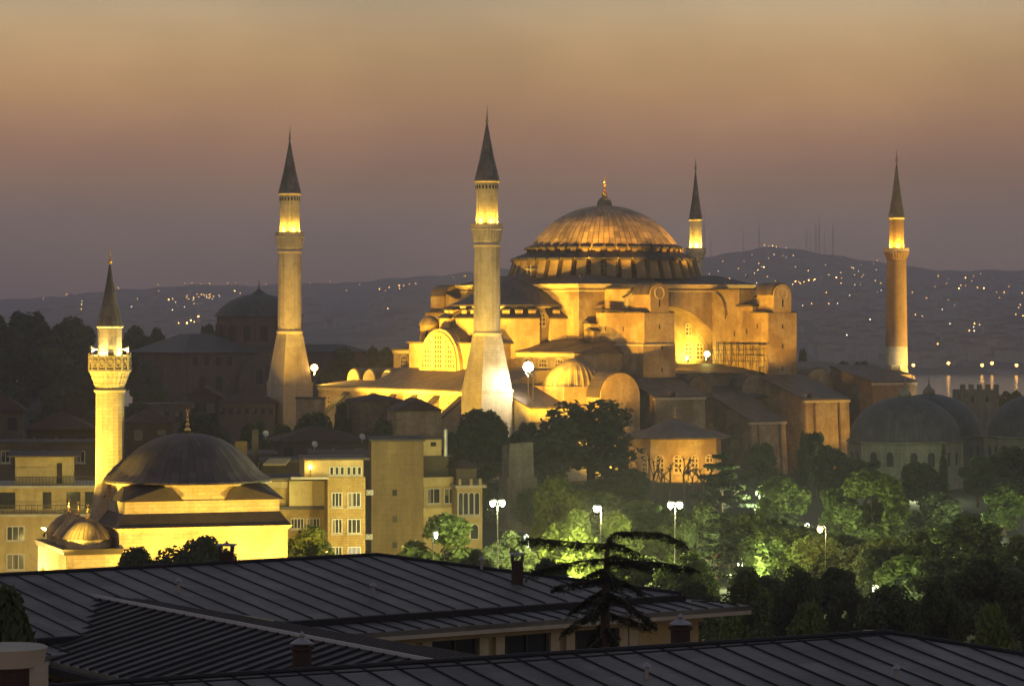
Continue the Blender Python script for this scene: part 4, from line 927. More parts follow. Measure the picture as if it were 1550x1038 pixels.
MB().box(.2, b.L-.4, 1.5, 7, b.zt+.3, b.zt+2.2).build('attic', M['grimy'], b.t); MB().frustum(b.L/2, 4, b.zt+2.2, b.zt+3.1, b.L/2+.2, 3.4, .4, .4).build('roof', M['tile'], b.t)
# dark roofs and walls behind
def plain_house(name, label, px0, px1, pyt, Y, depth, rot, wall, roof='flat', rh=1.5, wins=0, group=None, cat='house'):
    b = Bld(name, label, cat, px0, px1, pyt, Y, depth, rot, wall, -3, group)
    if roof == 'flat':
        b.slab(-.2, b.L+.2, -.2, depth, b.zt, .3)
    elif roof == 'hip': MB().frustum(b.L/2, depth/2, b.zt, b.zt+rh, b.L/2+.5, depth/2+.5, max(.2,b.L/2-depth/2), .15).build('roof', M['tile'], b.t)
    else: MB().extrude([(-.5,b.zt),(b.L+.5,b.zt),(b.L/2,b.zt+rh)], 'y', -.4, depth).build('roof', M['tile'], b.t)
    for i in range(wins):
        x = px0+(px1-px0)*(i+.5)/wins; w = min(7, (px1-px0)/wins*.28)
        b.win(x-w, pyt+10, x+w, pyt+10+w*2.6, Y < 420, 1)
    return b
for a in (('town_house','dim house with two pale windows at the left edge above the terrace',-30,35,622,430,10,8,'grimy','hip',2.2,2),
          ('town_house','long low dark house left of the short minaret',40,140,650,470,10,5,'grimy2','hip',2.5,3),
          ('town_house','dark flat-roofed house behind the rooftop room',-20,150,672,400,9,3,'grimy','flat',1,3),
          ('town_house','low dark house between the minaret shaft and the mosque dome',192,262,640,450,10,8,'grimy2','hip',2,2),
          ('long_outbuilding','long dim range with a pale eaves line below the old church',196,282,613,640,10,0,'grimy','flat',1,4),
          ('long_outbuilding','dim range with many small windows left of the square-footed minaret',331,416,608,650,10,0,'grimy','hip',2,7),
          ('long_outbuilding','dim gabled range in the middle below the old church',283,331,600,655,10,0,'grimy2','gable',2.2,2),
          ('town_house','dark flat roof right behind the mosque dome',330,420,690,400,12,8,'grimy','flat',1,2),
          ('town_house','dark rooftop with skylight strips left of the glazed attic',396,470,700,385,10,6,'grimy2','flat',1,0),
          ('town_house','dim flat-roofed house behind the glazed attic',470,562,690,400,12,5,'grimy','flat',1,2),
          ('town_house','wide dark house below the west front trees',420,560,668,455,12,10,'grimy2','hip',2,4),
          ('garden_shed','lit shed with a sloping roof before the west front',545,612,607,560,9,20,'brickstone','hip',1.2,0),
          ('garden_shed','dark gabled shed left of the nearest minaret foot',600,668,622,545,9,12,'plaster_s','gable',2.2,0),
          ('garden_shed','small lit lean-to in the gap between the west front trees',462,492,604,575,6,20,'plaster_s','flat',1,0)):
    plain_house(*a)
ck = Bld('chimney_block', 'pair of tall thin chimneys beside the mosque dome', 'chimney', 356, 374, 668, 392, 1.2, 4, 'yellow_stone', 5)
MB().box(ck.L+.6, ck.L+1.4, 0, .8, 5, ck.zt+1.5).build('flue', M['grimy'], ck.t)
sl = thing('skylight', 'ribbed skylight catching the light on a dark roof', 'skylight', W(398,702,383)); 
MB().hexa([(0,0,-.2),(2.7,0,-.2),(3.2,2.5,.4),(.6,2.5,.4)], [(0,0,0),(2.7,0,0),(3.2,2.5,.6),(.6,2.5,.6)]).build('glazing', M['pale_panel'], sl)
# clutter on the rooftops
for i, (px, py, Y, lab) in enumerate(((428,676,400,'bare television aerial on the wide dark house'),(512,690,400,'television aerial behind the glazed attic'),(600,660,380,'television aerial on the tall drab block'),(60,684,345,'television aerial above the yellow rooftop room'),(300,640,455,'television aerial right of the mosque dome finial'))):
    t = thing('tv_aerial', lab, 'aerial', W(px, py, Y)); MB().tube([(0,0,-.6),(0,0,2.2)], .035, 5).build('mast', M['iron'], t)
    MB().tube([(-.7,0,2.0),(.7,0,2.0)], .03, 4).build('boom', M['iron'], t)
    for k in range(5): MB().tube([(-.6+.3*k,-.3,2.0),(-.6+.3*k,.3,2.0)], .02, 4).build('element', M['iron'], t)
for i, (px, py, Y, lab) in enumerate(((560,745,371,'white air conditioner high in the gap left of the drab block'),(559,812,371,'white air conditioner low in the gap left of the drab block'),(124,812,337,'white air conditioner under the terrace house balcony'))):
    t = thing('air_conditioner', lab, 'air conditioner', W(px, py, Y)); MB().box(-.4,.4,-.35,0,-.3,.3).build('case', M['horn'], t)
    MB().annulus((-.08,-.35,0), XE, XS, [(.24*math.cos(2*PI*i/14),.24*math.sin(2*PI*i/14)) for i in range(14)], [(.2*math.cos(2*PI*i/14),.2*math.sin(2*PI*i/14)) for i in range(14)], -.01, .03).build('fan_ring', M['iron'], t)
# satellite dishes
for i, (px, py, Y) in enumerate(((402,650,395),(476,666,400),(548,655,385),(118,672,405))):
    t = thing('satellite_dish', ['round dish beside the twin chimneys','round dish on the wide dark house','dish on the flat roof left of the drab block','dish left of the short minaret'][i], 'satellite dish', W(px, py+16, Y))
    MB().tube([(0,0,.1),(0,0,.8)], .05).build('post', M['steel'], t); m = MB().lathe(0, 0, [(.02,.0),(.2,.04),(.36,.11),(.4,.14),(.36,.12),(.02,.04)], 16, cap=False)
    q = Vector((.4,-.8,.35)).to_track_quat('Z','Y').to_matrix(); m.v = [tuple(q @ Vector(p)+Vector((0,0,.8))) for p in m.v]; m.build('dish', M['steel'], t)

# ruined stone pier in the park
M['ruin'] = stone('ruined_masonry', (.24,.2,.14), (.13,.105,.08), (.8,.4), None, .6, .5)
sp = thing('stone_pier', 'tall rough ruined stone pier standing among the park trees', 'ruin', (*W(784,700,440).xy, 0), R(18))
MB().hexa([(-2.0,-1.8,0),(2.0,-1.8,0),(2.0,1.8,0),(-2.0,1.8,0)], [(-1.75,-1.6,12.9),(1.7,-1.6,13.1),(1.7,1.6,13),(-1.75,1.6,12.7)]).build('upper_pier', M['ruin'], sp)
MB().box(-2.2, 2.2, -2.0, 2.0, -1, 8.2).build('lower_pier', M['ruin'], sp)

# ------------------------------------------------------------------ old church in the shade, far left
oc_ = thing('old_church', 'dark unlit domed brick church left of the square-footed minaret', 'church', (*W(392,500,880).xy, 0), EA)
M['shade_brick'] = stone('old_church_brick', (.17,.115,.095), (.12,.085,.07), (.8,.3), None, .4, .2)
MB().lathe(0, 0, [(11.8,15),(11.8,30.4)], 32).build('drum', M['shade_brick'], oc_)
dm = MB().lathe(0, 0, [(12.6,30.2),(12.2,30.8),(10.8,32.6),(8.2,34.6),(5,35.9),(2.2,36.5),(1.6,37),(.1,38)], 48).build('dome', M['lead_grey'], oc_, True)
finial(dm, 0, 0, 37.6, 41, .5, 'bronze')
for k in range(16):
    d, uu = radial(2*PI*k/16); window(oc_, d*11.8+Vector((0,0,23.5)), uu, d, 2, 4.4, 'dark_hole', 'shade_brick', True, .4, .3)
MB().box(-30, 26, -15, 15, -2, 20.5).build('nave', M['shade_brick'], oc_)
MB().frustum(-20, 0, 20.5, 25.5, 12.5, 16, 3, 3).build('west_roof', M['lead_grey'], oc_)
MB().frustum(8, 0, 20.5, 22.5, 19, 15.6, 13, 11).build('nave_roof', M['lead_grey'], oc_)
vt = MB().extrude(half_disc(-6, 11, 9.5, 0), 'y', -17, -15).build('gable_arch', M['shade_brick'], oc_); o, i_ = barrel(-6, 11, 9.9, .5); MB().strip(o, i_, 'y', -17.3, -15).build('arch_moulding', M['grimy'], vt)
for x in (-9.5, -6, -2.5): window(vt, (x, -17, 12), XE, XS, 2, 5.0 if x == -6 else 4, 'dark_hole', 'grimy', True, .3, .2)
for x in (-26, -21, 6, 11, 16): window(oc_, (x, -15, 9), XE, XS, 2, 5, 'dark_hole', 'grimy', True, .3, .2)
for x in (-28, -24.5, -21, -17.5): window(oc_, (x, -15, 17), XE, XS, 1.4, 2.4, 'dark_hole', None)
MB().box(-34, 30, -24, -17.2, -2, 6.5).build('aisle', M['shade_brick'], oc_); MB().extrude([(-25,6.5),(-17.2,9),(-17.2,6.5)], 'x', -34.5, 30.5).build('aisle_roof', M['lead_grey'], oc_)

# ------------------------------------------------------------------ tombs south of the basilica
M['tomb'] = stone('tomb_marble', (.27,.27,.21), (.18,.18,.135), (1.2,.6), None, .7, .3)
def tomb(px, Y, za, ze, r, lab, nsides=8, zf=4):
    t = thing('domed_tomb', lab, 'tomb', (*W(px,600,Y).xy, 0), R(12), 'grey domed tombs')
    MB().lathe(0, 0, [(r*1.0,-1),(r*1.0,ze)], nsides, rot=PI/nsides).build('wall', M['tomb'], t)
    MB().lathe(0, 0, [(r*.95,ze-.5),(r*1.05,ze-.1),(r*1.05,ze+.15),(r*.9,ze+.2)], nsides, rot=PI/nsides).build('cornice', M['tomb'], t)
    h = za-ze
    d = MB().lathe(0, 0, [(r*1.02,ze+.15),(r*1.0,ze+.4)]+[(r*.985*math.cos(PI/2*i/14), ze+.4+(h-.4)*math.sin(PI/2*i/14)) for i in range(14)]+[(.05,za)], 72).build('dome', M['lead_grey'], t, True)
    c = MB().lathe(0, 0, [(1.1,za-.15),(1.15,za+.5),(.7,za+1.1),(.25,za+1.5)], 20, mod=flute(10,.1)).build('dome_cap', M['patina'], d, True); finial(c, 0, 0, za+1.4, za+zf, .3, 'bronze')
    for k in range(nsides):
        a = 2*PI*(k+.5)/nsides+PI/nsides; dd, uu = radial(2*PI*k/nsides+0)
        rr = r*math.cos(PI/nsides)
        for o_ in (-1.6, 1.6):
            dd, uu = radial(2*PI*k/nsides); window(t, dd*rr+uu*o_+Vector((0,0,ze-4.2)), uu, dd, 1.3, 2.5, 'dark_hole', 'tomb', True, .2, .12)
        a = PI/nsides+2*PI*k/nsides; MB().tube([(r*1.0*math.cos(a), r*1.0*math.sin(a), -1),(r*1.0*math.cos(a), r*1.0*math.sin(a), ze-.4)], .28, 6).build('corner_shaft', M['tomb'], t)
tomb(1370, 560, 16.3, 8.4, 10.0, 'nearest large grey domed tomb with a pale octagonal wall')
tomb(1406, 592, 16.0, 8.0, 10.0, 'grey domed tomb half hidden behind the nearest one')
tomb(1566, 575, 16.2, 8.6, 8.6, 'grey domed tomb cut by the edge of the view, right of the crenellated tower')
tw = Bld('crenellated_tower', 'square grey stone tower with battlements between the tomb domes and the strait', 'tower', 1455, 1512, 590, 690, 8, 6, 'tomb')
for i in range(5): MB().box(tw.L*(i*2)/9, tw.L*(i*2+1)/9, 0, 1, tw.zt, tw.zt+1.2).build('merlon', M['tomb'], tw.t)
for x in (1470, 1492): tw.win(x, 600, x+4, 608, False)
# low octagonal tomb with dark conical roof, lit amber
ot = thing('octagonal_tomb', 'low octagonal building with dark pointed roof and amber-lit walls behind bare trees', 'tomb', H(-28,-62), EA)
MB().lathe(0, 0, [(8.9,-1),(8.9,8.0)], 8, rot=PI/8).build('wall', M['plaster'], ot)
rf = MB().lathe(0, 0, [(10.6,7.9),(10.6,8.2),(7.5,9.1),(5.5,9.4),(3,10.6),(.6,11.3)], 32).build('roof', M['lead_semi'], ot, True); finial(rf, 0, 0, 11.2, 14.2, .38, 'gold', False)
for k in range(8):
    d, uu = radial(2*PI*k/8)
    for o_ in (-1.7, 1.7): window(ot, d*8.22+uu*o_+Vector((0,0,1.6)), uu, d, 1.4, 3.2, 'grille', 'cornice')
floodlight(H(-36.2,-77,2.2), H(-30,-69,4), 6500, SODY, 120, 'amber floodlight on the grass before the octagonal building', 'lens_amber', 1.5, .25, .8)
floodlight(H(-26,-79,2.2), H(-25,-70,5), 2600, SODY, 120, 'amber floodlight by the bare pollarded trees', 'lens_amber', 1.5, .25, .8)
# ------------------------------------------------------------------ trees
def leaf_mat(name, a, b, rough=.7):
    m, nt, bs = new_mat(name, a, rough, 0, .25); oi = nt.nodes.new("ShaderNodeObjectInfo")
    v = coords(nt); f = mth(nt, 'ADD', mth(nt, 'MULTIPLY', noise(nt, v, .9, 4), .7), mth(nt, 'MULTIPLY', oi.outputs["Random"], .35))
    col = mixc(nt, rng(nt, f, .3, .8), a, b); nt.links.new(col, bs.inputs["Base Color"])
    tr = nt.nodes.new("ShaderNodeBsdfTranslucent"); nt.links.new(mixc(nt, .5, col, (.10,.14,.02)), tr.inputs[0])
    mx = nt.nodes.new("ShaderNodeMixShader"); mx.inputs[0].default_value = .3
    nt.links.new(bs.outputs[0], mx.inputs[1]); nt.links.new(tr.outputs[0], mx.inputs[2])
    o = [n for n in nt.nodes if n.type == 'OUTPUT_MATERIAL'][0]; nt.links.new(mx.outputs[0], o.inputs[0]); return m
M['leaf'] = leaf_mat('broad_leaves', (.075,.11,.026), (.15,.19,.045))
M['leaf_dark'] = leaf_mat('dark_leaves', (.05,.068,.03), (.095,.12,.045))
M['needle'] = leaf_mat('cedar_needles', (.016,.022,.016), (.03,.04,.026))
M['bark'] = stone('bark', (.10,.075,.05), (.06,.045,.032), None, None, .6, 1.2)
rs = np.random.RandomState(5)
def cards(name, P, Nn, size, mat, asp=.55):
    """leaf-shaped faces at points P facing roughly Nn"""
    n = len(P); r = rs.normal(size=(n,3)); a = np.cross(Nn, r); a /= np.linalg.norm(a,axis=1)[:,None]+1e-9
    b = np.cross(Nn, a); b /= np.linalg.norm(b,axis=1)[:,None]+1e-9
    s = (size*rs.uniform(.55,1.35,n))[:,None]
    V = np.stack([P-a*s, P-b*s*asp+Nn*s*.12, P+a*s, P+b*s*asp+Nn*s*.12], 1).reshape(-1,3)
    me = bpy.data.meshes.new(name); me.vertices.add(4*n); me.loops.add(4*n); me.polygons.add(n)
    me.vertices.foreach_set("co", V.ravel().astype(np.float32)); me.loops.foreach_set("vertex_index", np.arange(4*n, dtype=np.int32))
    me.polygons.foreach_set("loop_start", np.arange(0,4*n,4,dtype=np.int32)); me.update(calc_edges=True); me.validate()
    me.materials.append(mat); return me
def crown(name, n, leaf, mat, kind):
    """crown about 10 m wide reaching from z 2.5 to 12"""
    lobes = []
    if kind == 'round':
        for i in range(26):
            a = rs.uniform(0,2*PI); el = rs.uniform(-1.2,1.45); rr = rs.uniform(2.4,3.7)
            lobes.append((np.array([rr*math.cos(a)*max(.15,math.cos(el)), rr*math.sin(a)*max(.15,math.cos(el)), 6.6+4.0*math.sin(el)*rs.uniform(.8,1.1)]), rs.uniform(.9,1.75)))
    elif kind == 'wide':
        for i in range(40):
            a = rs.uniform(0,2*PI); rr = 4.0*math.sqrt(rs.uniform(0,1)); lobes.append((np.array([rr*math.cos(a), rr*math.sin(a), 2.2+8.4*(1-(rr/4.9)**2)*rs.uniform(.25,1.05)]), rs.uniform(1.0,1.8)))
    elif kind == 'tall':
        for i in range(26):
            z = rs.uniform(3,11); rr = rs.uniform(.3,1)*3.6*(math.sin(PI*(z-1.6)/11)**.6); a = rs.uniform(0,2*PI); lobes.append((np.array([rr*math.cos(a), rr*math.sin(a), z]), rs.uniform(.8,1.5)))
    elif kind == 'cypress':
        for i in range(30):
            z = .8+10.6*i/29; rr = 2.6*(1-(i/29)**1.6)*rs.uniform(.2,.5); a = rs.uniform(0,2*PI); lobes.append((np.array([rr*math.cos(a), rr*math.sin(a), z]), 2.3*(1-.8*(i/29)**1.3)*rs.uniform(.7,1)))
    elif kind == 'tiers':
        for i in range(60):
            z = 2.5+9.2*rs.uniform(0,1); z = round(z/1.5)*1.5+rs.uniform(-.2,.2); L = 5.2*(1-(z/12.8)**1.5)+.3; a = rs.uniform(0,2*PI); rr = L*rs.uniform(.25,1); lobes.append((np.array([rr*math.cos(a), rr*math.sin(a), z-.06*rr]), rs.uniform(.6,1.2)))
    w = np.array([l[1]**2 for l in lobes]); idx = rs.choice(len(lobes), n, p=w/w.sum())
    C = np.array([l[0] for l in lobes])[idx]; Rr = np.array([l[1] for l in lobes])[idx]
    d = rs.normal(size=(n,3)); d /= np.linalg.norm(d,axis=1)[:,None]
    if kind == 'tiers': d[:,2] *= .22
    P = C+d*(Rr*rs.uniform(.45,1.12,n)**.7)[:,None]
    Nn = d*.7+rs.normal(size=(n,3))*.55+np.array([0,0,.35]); Nn /= np.linalg.norm(Nn,axis=1)[:,None]
    return cards(name, P, Nn, leaf, mat)
def trunk_mesh(seed, h=7.5, r=.34, nl=6, spread=2.6):
    random.seed(seed); m = MB(); p = [(0,0,-1.5)]
    for i in range(5): p.append((random.uniform(-.15,.15)*i, random.uniform(-.15,.15)*i, h*(i+1)/5))
    m.tube(p, [r*1.35,r,r*.9,r*.75,r*.55,r*.2], 7)
    for i in range(nl):
        k = 2+i % 3; b = Vector(p[k]); a = 2*PI*i/nl+random.uniform(-.4,.4); L = spread*random.uniform(.7,1.2)
        m.tube([b, b+Vector((math.cos(a)*L*.5, math.sin(a)*L*.5, L*.55)), b+Vector((math.cos(a)*L, math.sin(a)*L, L*.95))], [r*.45,r*.3,r*.08], 5)
    o = m.build('trunk', M['bark']); me = o.data; bpy.data.objects.remove(o); return me
TR = [trunk_mesh(i) for i in range(3)]
CR = {}
for k, kind, n, lf, mt in (('r1','round',8000,.42,'leaf'),('r2','round',8500,.40,'leaf'),('w1','wide',9500,.40,'leaf'),('t1','tall',6500,.38,'leaf'),
        ('d1','round',8500,.42,'leaf_dark'),('d2','wide',11000,.42,'leaf_dark'),('d3','tall',7500,.42,'leaf_dark'),('cy','cypress',5000,.26,'leaf_dark'),('ce','tiers',7000,.30,'needle'),
        ('n1','round',9000,.55,'leaf_dark'),('g1','wide',3600,.38,'leaf_dark'),('f1','wide',15000,.26,'leaf_dark'),('f2','round',14000,.27,'leaf_dark'),('f3','wide',15000,.26,'leaf')):
    CR[k] = crown('crown_'+k, n, lf, M[mt], kind)
tcount = 0
def tree(px, pyt, wpx, Y, k, label, group=None, zg=None, name=None, rz=None, deep=1.0):
    """a tree whose crown tops out at row pyt and is wpx photo pixels wide"""
    global tcount; tcount += 1
    p = W(px, pyt, Y); z0 = ground_h(p.x, Y) if zg is None else zg; h = max(1.5, p.z-z0); w = wpx/FPX*Y
    t = thing(name or ('cypress_tree' if k == 'cy' else 'cedar_tree' if k == 'ce' else 'leafy_tree'), label, 'tree', (p.x, Y, z0), (tcount*2.399) % 6.28 if rz is None else rz, group)
    t.scale = (w/(4.6 if k == 'cy' else 10.4), w*deep/(4.6 if k == 'cy' else 10.4), h/12.0)
    for nm, me in (('crown', CR[k]), ('trunk', TR[tcount % 3])):
        o = bpy.data.objects.new(nm, me); COL.objects.link(o); o.parent = t
    return t
G1, G2, G3, G4, G5 = 'trees in front of the west side of the basilica', 'trees in the park', 'dark trees at the foot of the tombs', 'trees on the wooded rise', 'shrubs and trees behind the near roofs'
T = [
 # before the basilica
 (895,578,205,548,'g1','largest dark tree, amber glints showing through it, before the corner dome of the basilica',G1), (735,617,125,545,'d1','dark round tree covering the foot of the nearest minaret',G1),
 (800,632,90,556,'d2','dark tree between the nearest minaret and the largest tree',G1), (835,690,110,520,'g1','dark tree low under the left half of the largest tree',G1), (940,705,130,505,'d2','dark tree below the right half of the largest tree',G1),
 (470,622,100,555,'d1','dark tree before the foot of the square-footed minaret',G1), (585,626,105,552,'d2','dark wide tree under the lit shed roof',G1), (519,606,34,565,'d3','slender dark tree in the lit gap of the west front',G1), (646,628,46,548,'d3','small pointed tree left of the nearest minaret',G1),
 (432,640,60,520,'d1','small dark tree just left of the square-footed minaret foot',G1), (690,650,60,520,'d3','dark tree behind the stair head of the drab block',G1),
 # park, lit greens
 (838,722,120,375,'r1','green tree behind and above the brightest tree',G2), (865,770,118,331,'w1','brightest yellow-green tree right under the single white lamp',G2), (935,778,90,336,'r2','bright tree on the right of the single white lamp',G2),
 (672,782,165,326,'r2','dark green round tree before the narrow ornate house',G2), (772,796,92,322,'d2','dim tree under the left twin lamp',G2), (1000,790,95,345,'t1','yellow-green tree beneath the right twin lamp',G2),
 (1092,690,120,430,'ce','layered cedar right of the bare trees',G2), (1085,788,130,330,'ce','lower cedar with flat tiers right of the right twin lamp',G2), (1180,722,110,425,'r1','dim green tree left of the bright round tree',G2), (1150,770,95,360,'t1','dim tree above the warm single lamp on its left',G2),
 (1322,716,150,395,'r2','large bright round tree below the nearest tomb',G2), (1268,735,80,400,'t1','greenish tree hugging the left of the bright round tree',G2), (1455,778,175,352,'w1','wide dim tree right of the bright round tree',G2), (1520,732,110,430,'r1','lit pale green tree at the right edge',G2), (1420,742,90,440,'d1','dark tree between the bright round tree and the right edge',G2), (1230,812,120,318,'r1','dim tree right below the warm single lamp',G2), (1540,812,90,330,'r2','dim tree at the right edge below the pale lit one',G2),
 (1035,835,120,300,'w1','dim tree behind the right branches of the near cedar',G2), (960,842,130,305,'r1','olive tree behind the crown of the near cedar',G2), (1392,800,90,325,'d1','dim tree right of the bright round tree, lower down',G2),
 # dark, at the tombs
 (1150,668,70,500,'d1','dark tree under the first raking buttress',G3), (1100,705,90,480,'d2','dark tree between bare trees and first raking buttress',G3), (1262,676,80,510,'d1','dark tree between lit buttress and nearest tomb',G3), (1310,690,90,500,'d2','dark tree against the wall of the nearest tomb',G3),
 (1395,698,90,500,'d1','dark tree at the right end of the nearest tomb wall',G3), (1530,668,110,505,'d2','dark tree before the tomb at the right edge',G3), (1480,690,70,500,'d3','dark tree in the gap between two tombs',G3), (1215,648,28,515,'cy','dark cypress before the lit raking buttress',G3), (1428,666,20,500,'cy','small dark cypress on the nearest tomb wall',G3), (1165,668,18,512,'cy','thin cypress before the first raking buttress',G3), (1235,652,60,530,'d3','thin dark tree just right of the dark cypress',G3),
 (1530,585,70,720,'d2','dark tree right of the crenellated tower',G3),
 # behind
 (1292,538,95,790,'d2','hazy round tree between the buttress tower and the brick minaret',G4), (1214,524,26,760,'d1','small hazy tree at the edge of the far buttress tower',G4), (520,524,80,820,'d1','hazy tree right of the square-footed minaret',G4), (575,516,90,830,'d2','hazy tree behind the white gables of the west front',G4), (620,530,60,825,'d1','hazy tree just left of the west vault',G4),
 (40,462,130,900,'d2','tallest dark tree on the rise at the left edge',G4), (-20,470,120,890,'d1','dark tree cut by the left edge of the view',G4), (105,478,110,920,'d1','dark tree on the rise left of the short minaret',G4), (80,528,90,860,'r1','faintly lit olive tree on the rise',G4), (30,520,110,840,'d1','dark tree lower on the rise at the left',G4), (205,485,90,930,'d2','dark tree right behind the short minaret spire',G4), (238,494,50,920,'d1','dark tree left of the old church roof',G4), (312,488,40,930,'d3','small dark tree poking above the old church annexe',G4), (120,545,90,820,'d2','dark tree behind the balcony of the short minaret',G4), (338,498,30,875,'d3','dark tree against the drum of the old church',G4), (225,545,70,830,'d1','dark tree at the foot of the old church annexe',G4),
 (10,575,100,760,'d2','dark spreading tree at the left edge above the dim house',G4), (95,590,110,700,'d1','dark tree above the long low house',G4), (238,580,80,680,'d2','dark tree above the long dim range',G4), (300,622,100,560,'d1','dark tree behind the finial of the mosque dome',G4), (385,630,70,540,'d2','dark tree before the range with many windows',G4), (215,605,70,600,'d1','dark tree right of the minaret shaft',G4),
 # near
 (208,828,115,262,'f2','low dark bush at the mosque porch corner',G5), (256,806,165,262,'f1','dark round bush before the mosque wall',G5), (306,811,140,262,'f2','dark bush left of the pointed roof lantern',G5), (466,792,120,305,'f3','amber-lit tree at the far corner of the mosque',G5), (455,828,110,262,'f1','low dark bush against the ridge of the near roof',G5),
 (1120,855,150,235,'f3','dim olive tree right of the near cedar',G5), (1200,832,110,240,'f1','dark reddish tree below the warm single lamp',G5), (1350,852,190,205,'f1','blackest broad tree behind the nearest roof',G5), (1490,845,160,240,'f2','dark tree at the right edge behind the nearest roof',G5), (1265,858,120,250,'f2','dark tree left of the blackest broad tree',G5), (1162,868,120,262,'d1','dark tree filling the gap right of the long roof end',G5), (1392,768,90,420,'d2','dark tree right of the bright round tree, beside its lower edge',G2), (1190,775,90,395,'d1','dark tree between the two dim green trees',G2), (1215,905,150,180,'f3','low olive shrub just behind the nearest roof',G5), (1110,915,120,190,'f3','low dim shrub right of the roof chimney',G5), (1500,905,140,170,'f3','olive shrub at the right edge behind the nearest roof',G5), (1420,880,110,200,'f2','dark shrub right of the blackest broad tree',G5), (1310,930,150,150,'f1','dark low shrub along the nearest ridge',G5), (1050,880,110,240,'f2','dark tree behind the end of the long roof',G5), (1060,760,80,340,'d3','dark slim tree right of the right twin lamp',G2), (720,830,70,300,'f2','dark bush beside the ornate house',G5), (740,838,90,250,'f1','dark bush behind the long roof ridge',G5), (830,845,110,250,'f2','dark bush right of the ridge chimney',G5),
]
for a in T: tree(*a)
random.seed(21)
for i in range(78):      # the unlit mass that fills the gaps of the park
    px = 660+910*(i*.618 % 1); f = (i*.381) % 1; Y = 262+225*f
    py = interp([(262,862),(330,812),(400,765),(477,716)], Y)+random.uniform(-8,10)
    if 905 < px < 1075 and Y < 325: continue
    tree(px, py, random.uniform(95,140)*(330/Y)**.5, Y, random.choice(('d1','d2','d3','r1')), 'dim tree merging into the dark mass of foliage in the park', 'dark filler trees of the park')
# bare pollarded trees
def bare_tree(px, pyt, Y, seed, label):
    random.seed(seed); p = W(px, pyt, Y); z0 = ground_h(p.x, Y); h = p.z-z0
    t = thing('bare_tree', label, 'tree', (p.x, Y, z0), random.uniform(0,6), 'bare pollarded trees'); lean = Vector((random.uniform(-.5,.5), random.uniform(-.5,.5), 0))
    st = [Vector((0,0,-1)), lean*.3+Vector((0,0,h*.25)), lean*.5+Vector((0,0,h*.45)), lean+Vector((0,0,h*.66))]
    MB().tube(st, [.24,.2,.17,.12], 7).build('trunk', M['bark'], t)
    for i in range(random.choice((4,5,6))):
        b = st[2]+(st[3]-st[2])*random.uniform(.2,1); a = random.uniform(0, 2*PI); L = h*random.uniform(.10,.26); d = Vector((math.cos(a), math.sin(a), random.uniform(.5,1.5))).normalized()
        k1 = b+d*L*.55+Vector((0,0,random.uniform(-.1,.3))); k2 = k1+(d+Vector((random.uniform(-.5,.5), random.uniform(-.5,.5), .4))).normalized()*L*.6
        MB().tube([b, k1, k2], [.10,.075,.085], 6).build('branch', M['bark'], t)
        tw = MB().lathe(k2.x, k2.y, [(.03,k2.z-.16),(.16,k2.z),(.03,k2.z+.16)], 6)
        for j in range(random.randint(5,11)):
            e = Vector((random.uniform(-1,1), random.uniform(-1,1), random.uniform(-.1,1.3))).normalized()*random.uniform(.35,1.0); tw.tube([k2, k2+e*.55+Vector((0,0,.05)), k2+e], [.035,.025,.012], 4)
        tw.build('twig_knob', M['bark'], t)
for i, (px, py, l) in enumerate(((988,684,'bare knobby tree silhouetted on the lit octagonal wall'),(1014,682,'bare trunk just right of the first pollard'),(1035,676,'bare pollard with many knobs right of the lit wall'),(1001,694,'short bare pollard between the first two'),(1048,690,'short bare pollard second from the right'),(1062,682,'rightmost bare pollard, near the layered cedar'))): bare_tree(px, py, 470, i+3, l)

# ------------------------------------------------------------------ park lamps
M['lens_dim'] = emit('dimmed_fill_lens', (.95,1,.7), 2.5)  # lens of the added fill lamps, dimmed to keep them inconspicuous
def park_lamp(px, py, Y, heads, watts, col, lens, label, r=.25):
    p = W(px, py, Y); z0 = ground_h(p.x, Y); t = thing('street_lamp', label, 'street lamp', (p.x, Y, z0)); h = p.z-z0
    MB().tube([(0,0,-.5),(0,0,h*.5),(0,0,h+.1)], [.075,.06,.045], 8).build('pole', M['iron'], t); MB().lathe(0, 0, [(.25,-.5),(.25,.5),(.14,.9)], 8).build('base', M['steel'], t)
    for dx in heads:
        a = MB().tube([(0,0,h+.05),(dx*.5,0,h+.28),(dx,0,h+.22)], .04, 6).build('arm', M['steel'], t)
        hd = MB().lathe(dx*1.12, 0, [(.05,h+.36),(r*.9,h+.3),(r*1.05,h+.2),(r*1.0,h+.14)], 12).build('lamp_head', M['steel'], t)
        MB().lathe(dx*1.12, 0, [(r*.95,h+.12),(r*1.12,h-.05),(r*.9,h-.3),(.03,h-.45)], 12).build('lamp_glass', M[lens], hd)
        point(t, (dx*1.12, 0, h-.62), watts, col, .2)
park_lamp(753,760,315,(-.42,.42),3600,GRN,'lens_green','twin-headed white lamp on a tall pole left of the ruined pier trees')
park_lamp(1022,763,315,(-.42,.42),3200,GRN,'lens_green','twin-headed white lamp on a tall pole right of the bright tree')
park_lamp(910,768,310,(-.35,),30000,(1,.96,.34),'lens_green','single white lamp glaring above the brightest green tree',.34)
park_lamp(1250,799,309,(-.5,),2800,(1,.75,.35),'lens_amber','single warm lamp on a bent pole in the dark trees')
park_lamp(1352,842,352,(-.4,),8800,GRN,'lens_green','white lamp hidden among leaves beneath the bright round tree')
park_lamp(1562,790,412,(-.4,),10400,GRN,'lens_green','white lamp at the right edge among lit leaves')
park_lamp(1395,728,520,(-.4,),9600,GRN,'lens_green','lamp among dark trees before the nearest tomb wall')
park_lamp(445,872,335,(-.4,),3500,(1,.74,.2),'lens_amber','amber street lamp hidden behind the mosque end')
